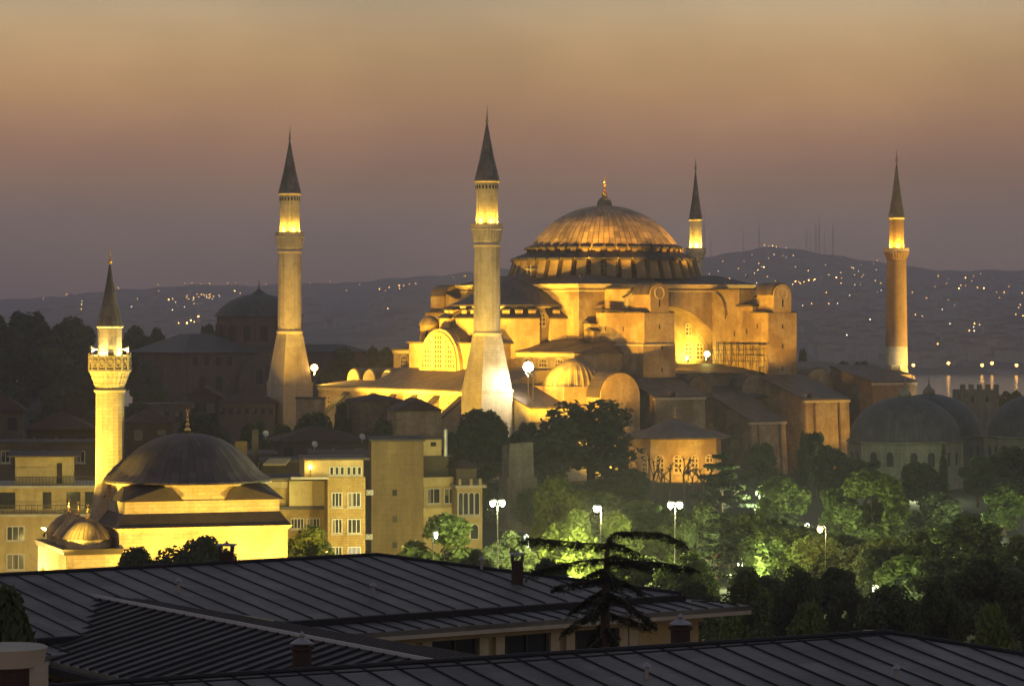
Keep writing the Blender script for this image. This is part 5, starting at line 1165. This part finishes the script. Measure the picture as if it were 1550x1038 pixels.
park_lamp(700,872,345,(-.4,),6500,(1,.76,.22),'lens_amber','amber street lamp below the ornate house')
park_lamp(503,836,318,(-.4,),3000,(1,.72,.2),'lens_amber','amber lamp low in front of the yellow stone house')
park_lamp(655,808,312,(.3,),160,GRN,'lens_green','dim lamp before the dark tree by the ornate house',.14)
park_lamp(868,876,322,(-.3,),22000,(1,.97,.3),'lens_green','unseen lamp added below the brightest tree')  # extra lamp added out of sight to brighten the yellow-green crown
park_lamp(600,862,332,(-.4,),13000,(1,.76,.24),'lens_amber','amber street lamp behind the ridge below the drab block')
park_lamp(20,878,312,(-.4,),17000,(1,.74,.22),'lens_amber','amber street lamp behind the roof at the far left')
for a in ((1124,850,335,6000,'added fill lamp hidden under the lower layered cedar'),(1450,866,352,9000,'added fill lamp hidden under the wide dim tree'),(1185,822,405,8000,'added fill lamp hidden under the dim tree by the warm lamp'),(1285,806,415,8000,'added fill lamp hidden behind the bright round tree'),(1225,795,385,7000,'added fill lamp among the dim trees left of the bright round tree'),(1150,745,430,7000,'added fill lamp among the trees below the raking buttresses'),(1480,800,430,7000,'added fill lamp among the trees before the right-hand tombs'),(1420,830,395,7000,'added fill lamp among the trees right of the bright round tree'),(1060,790,400,7000,'added fill lamp among the trees below the bare pollards'),(800,812,395,6000,'added fill lamp among the trees before the ruined pier'),(1330,890,285,4500,'added fill lamp among the near dark trees, right part'),(1200,880,270,4000,'added fill lamp among the near dark trees, left part'),(985,850,318,4000,'added fill lamp hidden under the yellow-green tree')): park_lamp(*a[:3],(-.4,),a[3],GRN,'lens_dim',a[4],.12)  # fill lamps added among the trees to light the canopy
ks = thing('lit_kiosk', 'tiny yellow-lit kiosk glowing among the dark trees', 'kiosk', (*W(1187,745,480).xy, .3)); MB().box(-.9,.9,-.7,.7,-1,3.7).build('wall', M['grimy'], ks); MB().box(-.8,.8,-.75,-.69,2.7,3.5).build('sign', emit('kiosk_sign', (1,.6,.2), 1.0), ks); MB().box(-1.1,1.1,-.9,.9,3.7,3.9).build('roof', M['roof_dark'], ks)

# ------------------------------------------------------------------ near roofs
def roof_mat(name, c, pitch, course=1.9):
    m, nt, b = new_mat(name, c, .6, 0, .35); v = coords(nt); uvn = nt.nodes.new("ShaderNodeUVMap"); sp = nt.nodes.new("ShaderNodeSeparateXYZ"); nt.links.new(uvn.outputs[0], sp.inputs[0])
    col = mixc(nt, rng(nt, noise(nt, v, 1.6, 7, .65), .3, .7), [k*.8 for k in c], [k*1.2 for k in c])
    col = mixc(nt, rng(nt, noise(nt, v, .35, 4), .45, .7), col, [k*.55 for k in c]); col = mixc(nt, rng(nt, noise(nt, v, .8, 7, .7), .58, .7, 0, .5), col, [k*1.5 for k in c])
    a = mth(nt, 'FLOOR', mth(nt, 'DIVIDE', sp.outputs[0], pitch)); off = mth(nt, 'MULTIPLY', mth(nt, 'MODULO', a, 2.), .5); w = mth(nt, 'ADD', mth(nt, 'DIVIDE', sp.outputs[1], course), off)
    wn = nt.nodes.new("ShaderNodeTexWhiteNoise"); wn.noise_dimensions = '2D'; cb = nt.nodes.new("ShaderNodeCombineXYZ"); nt.links.new(a, cb.inputs[0]); nt.links.new(mth(nt, 'FLOOR', w), cb.inputs[1]); nt.links.new(cb.outputs[0], wn.inputs[0])
    col = mixc(nt, 1., col, mixc(nt, wn.outputs[0], (.74,.74,.74), (1.14,1.14,1.14)), 'MULTIPLY')
    j = rng(nt, mth(nt, 'ABSOLUTE', mth(nt, 'SUBTRACT', mth(nt, 'FRACT', w), .5)), .485, .5); col = mixc(nt, mth(nt, 'MULTIPLY', j, .6), col, (.01,.01,.012))
    nt.links.new(col, b.inputs["Base Color"]); bump(nt, b, noise(nt, v, 5, 5), .35, .05); return m
M['zinc'] = roof_mat('grey_sheet_roof', (.108,.108,.096), .8); M['zinc2'] = roof_mat('grey_ribbed_roof', (.10,.098,.086), .62, 4)
M['dark_tile'] = gm('dark_tile_roof', (.035,.033,.036), (.055,.05,.05), 2); M['batten'] = new_mat('dark_roof_batten', (.010,.010,.014), .7)[0]  # batten colour is near black to stand in for shadow along the seams
M['eave'] = gm('painted_eave', (.42,.38,.3), (.32,.29,.23), 1.5)
M['hotel'] = stone('ochre_hotel_render', (.46,.36,.20), (.38,.29,.15), None, None, .3, .4)
M['hotel_pil'] = stone('cream_pilaster', (.5,.45,.33), (.42,.37,.26), None, None, .3, .5)
def seam_plane(poly, sdir, pitch, mat, parent, nm='roof', bw=.013, bh=.04, th=.14, start=0.):
    """roof slope: polygon with battens running along sdir; poly[0]->poly[1] is the eave or ridge line"""
    P = [Vector(p) for p in poly]; n = (P[1]-P[0]).cross(P[2]-P[0]).normalized()
    if n.z < 0: n = -n
    sd = Vector(sdir); sd = (sd-n*sd.dot(n)).normalized(); ex = sd.cross(n).normalized(); o = P[0]
    st = [((p-o).dot(ex), (p-o).dot(sd)) for p in P]; k = len(P)
    m = MB(); top = [tuple(p) for p in P]; bot = [tuple(p-Vector((0,0,th))) for p in P]
    m.add(top+bot, [tuple(range(k)), tuple(range(k,2*k))[::-1]]+[(i,k+i,k+(i+1)%k,(i+1)%k) for i in range(k)], [st]+[None]*(k+1))
    r = m.build(nm, M[mat], parent)
    b = MB(); s0, s1 = min(s for s, t in st), max(s for s, t in st); i = math.ceil(s0/pitch)
    while i*pitch < s1:
        s = i*pitch; i += 1; ts = []
        for (a, c), (d, e) in zip(st, st[1:]+st[:1]):
            if (a-s)*(d-s) < 0: ts.append(c+(e-c)*(s-a)/(d-a))
        if len(ts) < 2: continue
        t0, t1 = min(ts), max(ts)
        if t1-t0 < .1: continue
        q = lambda s_, t_, z_: o+ex*s_+sd*t_+n*z_
        b.hexa([q(s-bw,t0,-.01),q(s+bw,t0,-.01),q(s+bw,t1,-.01),q(s-bw,t1,-.01)], [q(s-bw*.6,t0,bh),q(s+bw*.6,t0,bh),q(s+bw*.6,t1,bh),q(s-bw*.6,t1,bh)])
    b.build('seam', M['batten'], r); return r
def ridge_roll(pts, parent, r=.07, nm='ridge_roll', mat='batten'): return MB().tube(pts, r, 6).build(nm, M[mat], parent)
def chimney(parent, px, pyt, pyb, Y, w, kind, seed=0):
    p = W(px, pyb, Y); h = (pyb-pyt)/FPX*Y; c = MB()
    if kind == 'round':
        c.lathe(p.x, p.y, [(w*.5,p.z-.6),(w*.5,p.z+h*.5),(w*.62,p.z+h*.52),(w*.62,p.z+h*.6),(w*.4,p.z+h*.62)], 14); c = c.build('chimney', M['brick_dk'], parent)
        MB().lathe(p.x, p.y, [(w*.55,p.z+h*.66),(w*.6,p.z+h*.69),(w*.4,p.z+h*.76),(w*.12,p.z+h*.84),(w*.16,p.z+h*.9),(.02,p.z+h)], 14).build('cowl', M['cowl'], c)
    else:
        c.box(p.x-w/2, p.x+w/2, p.y-w/2, p.y+w/2, p.z-.6, p.z+h*.55); c = c.build('chimney', M['brick_dk'], parent)
        for sx_ in (-1, 1):
            for sy_ in (-1, 1): MB().box(p.x+sx_*w*.42-.05, p.x+sx_*w*.42+.05, p.y+sy_*w*.42-.05, p.y+sy_*w*.42+.05, p.z+h*.55, p.z+h*.8).build('post', M['iron'], c)
        MB().frustum(p.x, p.y, p.z+h*.8, p.z+h*.86, w*.68, w*.68, w*.7, w*.7).build('cap', M['cowl'], c); MB().lathe(p.x, p.y, [(w*.3,p.z+h*.86),(w*.1,p.z+h*.93),(.02,p.z+h)], 8).build('cap_knob', M['cowl'], c)
    return c
M['brick_dk'] = stone('sooty_brick', (.07,.042,.036), (.045,.03,.027), (.22,.07), None, .3, 1.5); M['cowl'] = new_mat('weathered_zinc_cowl', (.24,.24,.25), .5, .4)[0]
# long roof (far) over the window range
r1 = thing('sheet_roofed_building', 'long low building with a seamed grey hip roof and a window range under its eaves', 'building')
def fr(deg, o):
    u = Vector((math.cos(R(deg)), math.sin(R(deg)), 0)); v = Vector((math.sin(R(deg)), -math.cos(R(deg)), 0)); o = Vector(o)
    return lambda a, b, z: Vector((o.x+u.x*a+v.x*b, o.y+u.y*a+v.y*b, z))
F1 = fr(36, (-4.26, 99, 0)); U1 = Vector((math.cos(R(36)), math.sin(R(36)), 0)); V1 = Vector((math.sin(R(36)), -math.cos(R(36)), 0))
zr1, ze1 = 23.4, 22.36
seam_plane([F1(-34,0,zr1), F1(0,0,zr1), F1(6.5,7.2,ze1), F1(-34,7.2,ze1)], V1-Vector((0,0,.17)), .82, 'zinc', r1)
seam_plane([F1(0,0,zr1), F1(6.5,-7.2,ze1), F1(6.5,7.2,ze1)], U1-Vector((0,0,.18)), .82, 'zinc', r1)
seam_plane([F1(-34,0,zr1), F1(0,0,zr1), F1(6.5,-7.2,ze1), F1(-34,-7.2,ze1)], -V1-Vector((0,0,.17)), .82, 'zinc', r1)
for p in ([F1(-34,0,zr1+.03), F1(0,0,zr1+.03)], [F1(0,0,zr1+.03), F1(6.5,7.2,ze1+.03)], [F1(0,0,zr1+.03), F1(6.5,-7.2,ze1+.03)]): ridge_roll(p, r1)
MB().hexa([F1(-34,-6.9,21.85),F1(6.2,-6.9,21.85),F1(6.2,6.9,21.85),F1(-34,6.9,21.85)], [F1(-34,-6.9,ze1-.1),F1(6.2,-6.9,ze1-.1),F1(6.2,6.9,ze1-.1),F1(-34,6.9,ze1-.1)]).build('clerestory', M['batten'], r1)  # wall coloured black for the shade below the upper roof
eave_shade = MB().hexa([F1(-34,7.12,ze1-.34),F1(6.6,7.12,ze1-.34),F1(6.6,7.3,ze1-.34),F1(-34,7.3,ze1-.34)], [F1(-34,7.12,ze1-.005),F1(6.6,7.12,ze1-.005),F1(6.6,7.3,ze1-.02),F1(-34,7.3,ze1-.02)]); eave_shade.build('gutter_or_shade_strip', M['batten'], r1)  # black strip standing in for the shadow gap under the upper eave
zs0, zs1 = 22.2, 22.04
seam_plane([F1(-34,6.8,zs0), F1(6.2,6.8,zs0), F1(8.0,8.7,zs1), F1(-34,8.7,zs1)], V1-Vector((0,0,.11)), .62, 'zinc', r1, 'skirt_roof')
seam_plane([F1(6.1,6.8,zs0), F1(6.1,-6.8,zs0), F1(8.0,-8.7,zs1), F1(8.0,8.7,zs1)], U1-Vector((0,0,.11)), .62, 'zinc', r1, 'skirt_roof')
MB().hexa([F1(-34,8.55,zs1-.26),F1(7.9,8.55,zs1-.26),F1(7.9,8.72,zs1-.26),F1(-34,8.72,zs1-.26)], [F1(-34,8.55,zs1-.145),F1(7.9,8.55,zs1-.145),F1(7.9,8.72,zs1-.145),F1(-34,8.72,zs1-.145)]).build('fascia', M['eave'], r1)
MB().hexa([F1(7.85,-8.7,zs1-.26),F1(8.02,-8.7,zs1-.26),F1(8.02,8.72,zs1-.26),F1(7.85,8.72,zs1-.26)], [F1(7.85,-8.7,zs1-.145),F1(8.02,-8.7,zs1-.145),F1(8.02,8.72,zs1-.145),F1(7.85,8.72,zs1-.145)]).build('fascia', M['eave'], r1)
def fbox(F, a0, a1, b0, b1, z0, z1): return MB().hexa([F(a0,b0,z0),F(a1,b0,z0),F(a1,b1,z0),F(a0,b1,z0)], [F(a0,b0,z1),F(a1,b0,z1),F(a1,b1,z1),F(a0,b1,z1)])
fbox(F1, -34, 6.6, -6.8, 7.9, 3, 21.86).build('wall', M['hotel'], r1)
fbox(F1, -34, 6.7, 7.9, 8.0, 21.58, 21.88).build('frieze', M['hotel_pil'], r1)
for c in (-10.3, -7.72, -5.15, -2.58, 0, 2.58, 4.95):
    if c < 4: 
        w_ = fbox(F1, c-.78, c+.78, 7.88, 7.93, 18.8, 21.58).build('window', M['glass'], r1); f_ = fbox(F1, c-.78, c-.7, 7.93, 8.0, 18.8, 21.3)
        for a, b_ in ((c-.04,c+.04),(c+.7,c+.78)): k = fbox(F1, a, b_, 7.93, 8.0, 18.8, 21.58); f_.add(k.v, k.f)
        f_.build('frame', M['iron'], w_)
    for d in (-1.0, 1.0):
        if c+d < 6.3: fbox(F1, c+d-.16, c+d+.16, 7.9, 8.05, 17, 21.58).build('pilaster', M['hotel_pil'], r1)
for a_, b_ in ((-9,3.2),(-3.5,5.1),(2.2,2.6),(-15,4.4)):
    p = F1(a_, b_, zr1-.145*b_); MB().tube([p-Vector((0,0,.1)), p+Vector((0,0,.32))], .05, 8).lathe(p.x, p.y, [(.04,p.z+.3),(.11,p.z+.32),(.03,p.z+.42)], 10).build('vent_pipe', M['cowl'], r1)
chimney(r1, 783, 832, 868, 96.5, .36, 'square'); chimney(r1, 343, 818, 856, 96, .42, 'square')
# ribbed wing running towards the camera
r2 = thing('sheet_roofed_building', 'low wing with closely ribbed dark roof, running toward the viewer at lower left', 'building')
D2 = Vector((.515,-.857,0)); L2 = Vector((-.857,-.515,0)); P2 = Vector((-11.9,89.7,22.9))
F2 = lambda a, b, dz: P2+D2*a+L2*b+Vector((0,0,dz))
seam_plane([F2(-5,0,0), F2(24,0,0), F2(24,3.9,-1.0), F2(-5,3.9,-1.0)], L2-Vector((0,0,.26)), .62, 'zinc2', r2, 'roof', .03, .07)
seam_plane([F2(-.6,0,0), F2(24,0,0), F2(24,-3.0,-.26), F2(-.6,-1.2,-.1)], D2, .26, 'dark_tile', r2, 'roof', .06, .08)
ridge_roll([F2(-1.5,0,.04), F2(24,0,.04)], r2, .08, 'ridge_roll', 'cowl')
g_ = MB().hexa([F2(-5,3.85,-1.28),F2(24,3.85,-1.28),F2(24,4.1,-1.28),F2(-5,4.1,-1.28)], [F2(-5,3.85,-1.1),F2(24,3.85,-1.1),F2(24,4.1,-1.1),F2(-5,4.1,-1.1)]); g_.build('gutter_or_shade_strip', M['batten'], r2)
seam_plane([F2(-5,3.9,-1.5), F2(24,3.9,-1.5), F2(24,9,-2.6), F2(-5,9,-2.6)], L2-Vector((0,0,.2)), .62, 'zinc2', r2, 'lower_roof', .03, .07)
MB().hexa([F2(-4,-3.3,-18),F2(24,-3.3,-18),F2(24,8.6,-18),F2(-4,8.6,-18)], [F2(-4,-3.3,-.4),F2(24,-3.3,-.4),F2(24,3.6,-2.7),F2(-4,3.6,-2.7)]).build('wall', M['hotel'], r2)
chimney(r2, 457, 955, 1012, 74.0, .46, 'round')
# nearest roof
r3 = thing('sheet_roofed_building', 'nearest building, its broad seamed grey roof filling the bottom of the view', 'building')
F3 = fr(31, (8.55, 72, 0)); U3 = Vector((math.cos(R(31)), math.sin(R(31)), 0)); V3 = Vector((math.sin(R(31)), -math.cos(R(31)), 0)); z3 = 23.7
seam_plane([F3(-24,0,z3), F3(0,0,z3), F3(9,11,z3-1.75), F3(-24,11,z3-1.75)], V3-Vector((0,0,.16)), .74, 'zinc', r3)
seam_plane([F3(0,0,z3), F3(9,-9,z3-1.5), F3(9,11,z3-1.75)], U3-Vector((0,0,.18)), .74, 'zinc', r3)
seam_plane([F3(-24,0,z3), F3(0,0,z3), F3(9,-9,z3-1.5), F3(-24,-9,z3-1.5)], -V3-Vector((0,0,.16)), .74, 'zinc', r3)
ridge_roll([F3(-24,0,z3+.03), F3(0,0,z3+.03)], r3, .06); ridge_roll([F3(0,0,z3+.03), F3(9,11,z3-1.72)], r3, .06); ridge_roll([F3(0,0,z3+.03), F3(9,-9,z3-1.47)], r3, .06)
ridge_roll([F3(-.6,-.02,z3+.06), F3(1.0,-1.05,z3-.12)], r3, .05, 'ridge_cap', 'cowl')
fbox(F3, -24, 8.6, -8.6, 10.6, 3, z3-1.95).build('wall', M['hotel'], r3)
for a_, b_ in ((-8,2.2),(-2.5,3.6),(3.2,4.4)):
    p = F3(a_, b_, z3-.159*b_); MB().tube([p-Vector((0,0,.1)), p+Vector((0,0,.25))], .045, 8).lathe(p.x, p.y, [(.04,p.z+.23),(.1,p.z+.25),(.03,p.z+.34)], 10).build('vent_pipe', M['cowl'], r3)
MB().tube([F3(-24,.5,z3+.02), F3(-10,.55,z3-.02), F3(-3,.5,z3+.01), F3(-.2,.4,z3+.02)], .02, 5).build('cable', M['batten'], r3)
chimney(r3, 1030, 928, 978, 76.5, .48, 'round')
# round brick stack with a pale rim at the left edge
c_ = thing('round_chimney', 'fat round brick chimney with a pale plastered rim at the lower left corner', 'chimney', W(8,1100,46))
h_ = W(8,977,46).z-W(8,1100,46).z
MB().lathe(0, 0, [(.5,-3),(.5,h_-.28)], 28).build('stack', M['brick_dk'], c_, True); MB().lathe(0, 0, [(.5,h_-.3),(.56,h_-.28),(.6,h_-.08),(.62,h_-.02),(.58,h_),(.35,h_-.02)], 28).build('rim', M['sill'], c_, True)
MB().box(-.62,-.3,-.62,.62,-3,h_-.5).build('pier', M['sill'], c_)
MB().box(.38,.6,-.3,.2,-3,h_-.25).build('pier', M['sill'], c_)
tree(10,895,160,56,'n1','black bushy tree beside the round brick chimney',G5,zg=W(14,1300,56).z)
# near cedar with flat drooping branches
ce = thing('cedar_tree', 'dark near cedar with long flat drooping branches rising in front of the long roof', 'tree', W(917,1120,81))
base = W(917,1120,81); cl = lambda px, py, dy=0.: W(px, py, 81+dy)-base
random.seed(4)
MB().tube([cl(917,1120), cl(917,1000), cl(916,930), cl(917,880), cl(919,840), cl(921,818)], [.17,.15,.12,.09,.07,.05], 8).build('trunk', M['bark'], ce)
BR = [((921,816),(930,806,-.1),(965,805,-.3),(1000,807,-.4),(1032,820,-.5)), ((921,824),(880,822,.1),(835,817,.3),(783,814,.5)), ((920,820),(940,826,.4),(965,836,.6)),
      ((919,846),(880,849,-.3),(840,856,-.5),(803,866,-.6)), ((919,852),(960,850,.2),(1000,852,.4),(1050,860,.6)), ((919,842),(950,845,-.6),(985,858,-.9)), ((919,858),(900,866,.6),(870,880,.9)),
      ((917,872),(890,880,-.2),(862,884,-.3),(834,889,-.4)), ((917,876),(945,880,.3),(972,894,.5)), ((917,890),(890,905,.5),(868,922,.8)), ((917,895),(940,905,-.5),(965,925,-.7),(995,946,-.8)), ((916,915),(890,930,-.4),(868,945,-.6),(852,955,-.6)), ((916,925),(945,935,.4),(985,948,.6)),
      ((916,940),(900,958,.3),(888,978,.4)), ((916,945),(930,965,-.4),(938,990,-.5)), ((917,905),(905,915,-1.0),(895,935,-1.6)), ((917,862),(925,872,-1.0),(930,890,-1.5))]
BR += [((916,960),(885,985,-.2),(850,1010,-.4)), ((916,965),(950,990,.2),(990,1015,.3)), ((916,985),(890,1030,.3),(870,1060,.4)), ((916,990),(945,1035,-.3),(965,1065,-.4))]
P_, N_ = [], []
for b in BR:
    pts = [cl(q[0], q[1], q[2] if len(q) > 2 else 0.) for q in b]; tw = m = MB().tube(pts, [.035]+[.02]*(len(pts)-2)+[.008], 5)
    bp_, bn_ = [], []
    for a, c in zip(pts, pts[1:]):
        L = (c-a).length; side = (c-a).cross(Vector((0,0,1))).normalized()
        for i in range(int(L*500)):
            f = random.random(); w = random.gauss(0,.06); p = a+(c-a)*f+side*w+Vector((0,0,random.uniform(-.13,.03)-abs(w)*.25+(-.12*random.random()**3))); bp_.append(p[:]); n_ = Vector((random.gauss(0,.4),random.gauss(0,.4),1)).normalized(); bn_.append(n_[:])
    for a, c in zip(pts, pts[1:]):
        L = (c-a).length; dr = (c-a).normalized(); side = dr.cross(Vector((0,0,1))).normalized()
        for i in range(max(1, int(L/.085))):
            s_ = random.choice((-1,1)); p0 = a+(c-a)*random.random(); e = p0+(dr*random.uniform(.3,.9)+side*s_*random.uniform(.2,1)+Vector((0,0,random.uniform(-.75,.1)))).normalized()*random.uniform(.16,.42)
            tw.tube([p0, (p0+e)/2+Vector((0,0,.03)), e], [.008,.006,.003], 3)
            for k in range(34):
                q = p0+(e-p0)*random.random()**.8+Vector((random.gauss(0,.018),random.gauss(0,.018),random.gauss(-.012,.018))); bp_.append(q[:]); bn_.append(Vector((random.gauss(0,.6),random.gauss(0,.6),1)).normalized()[:])
    m.build('branch', M['bark'], ce)
    me = cards('needles', np.array(bp_), np.array(bn_), .055, M['needle'], .22); o = bpy.data.objects.new('needles', me); COL.objects.link(o); o.parent = ce

# ------------------------------------------------------------------ the evening air
hz = MB().box(-2900, 2900, -60, 9700, -36, 300); hm = bpy.data.materials.new('evening_haze'); hm.use_nodes = True; hn = hm.node_tree; hn.nodes.clear()
pv = N(hn, "ShaderNodeVolumePrincipled"); pv.inputs["Color"].default_value = (.85,.82,.90,1); pv.inputs["Density"].default_value = 2.0e-4; pv.inputs["Anisotropy"].default_value = .1
ho = N(hn, "ShaderNodeOutputMaterial"); hn.links.new(pv.outputs[0], ho.inputs["Volume"])
o = hz.build('haze', hm); tag(o, kind='stuff')
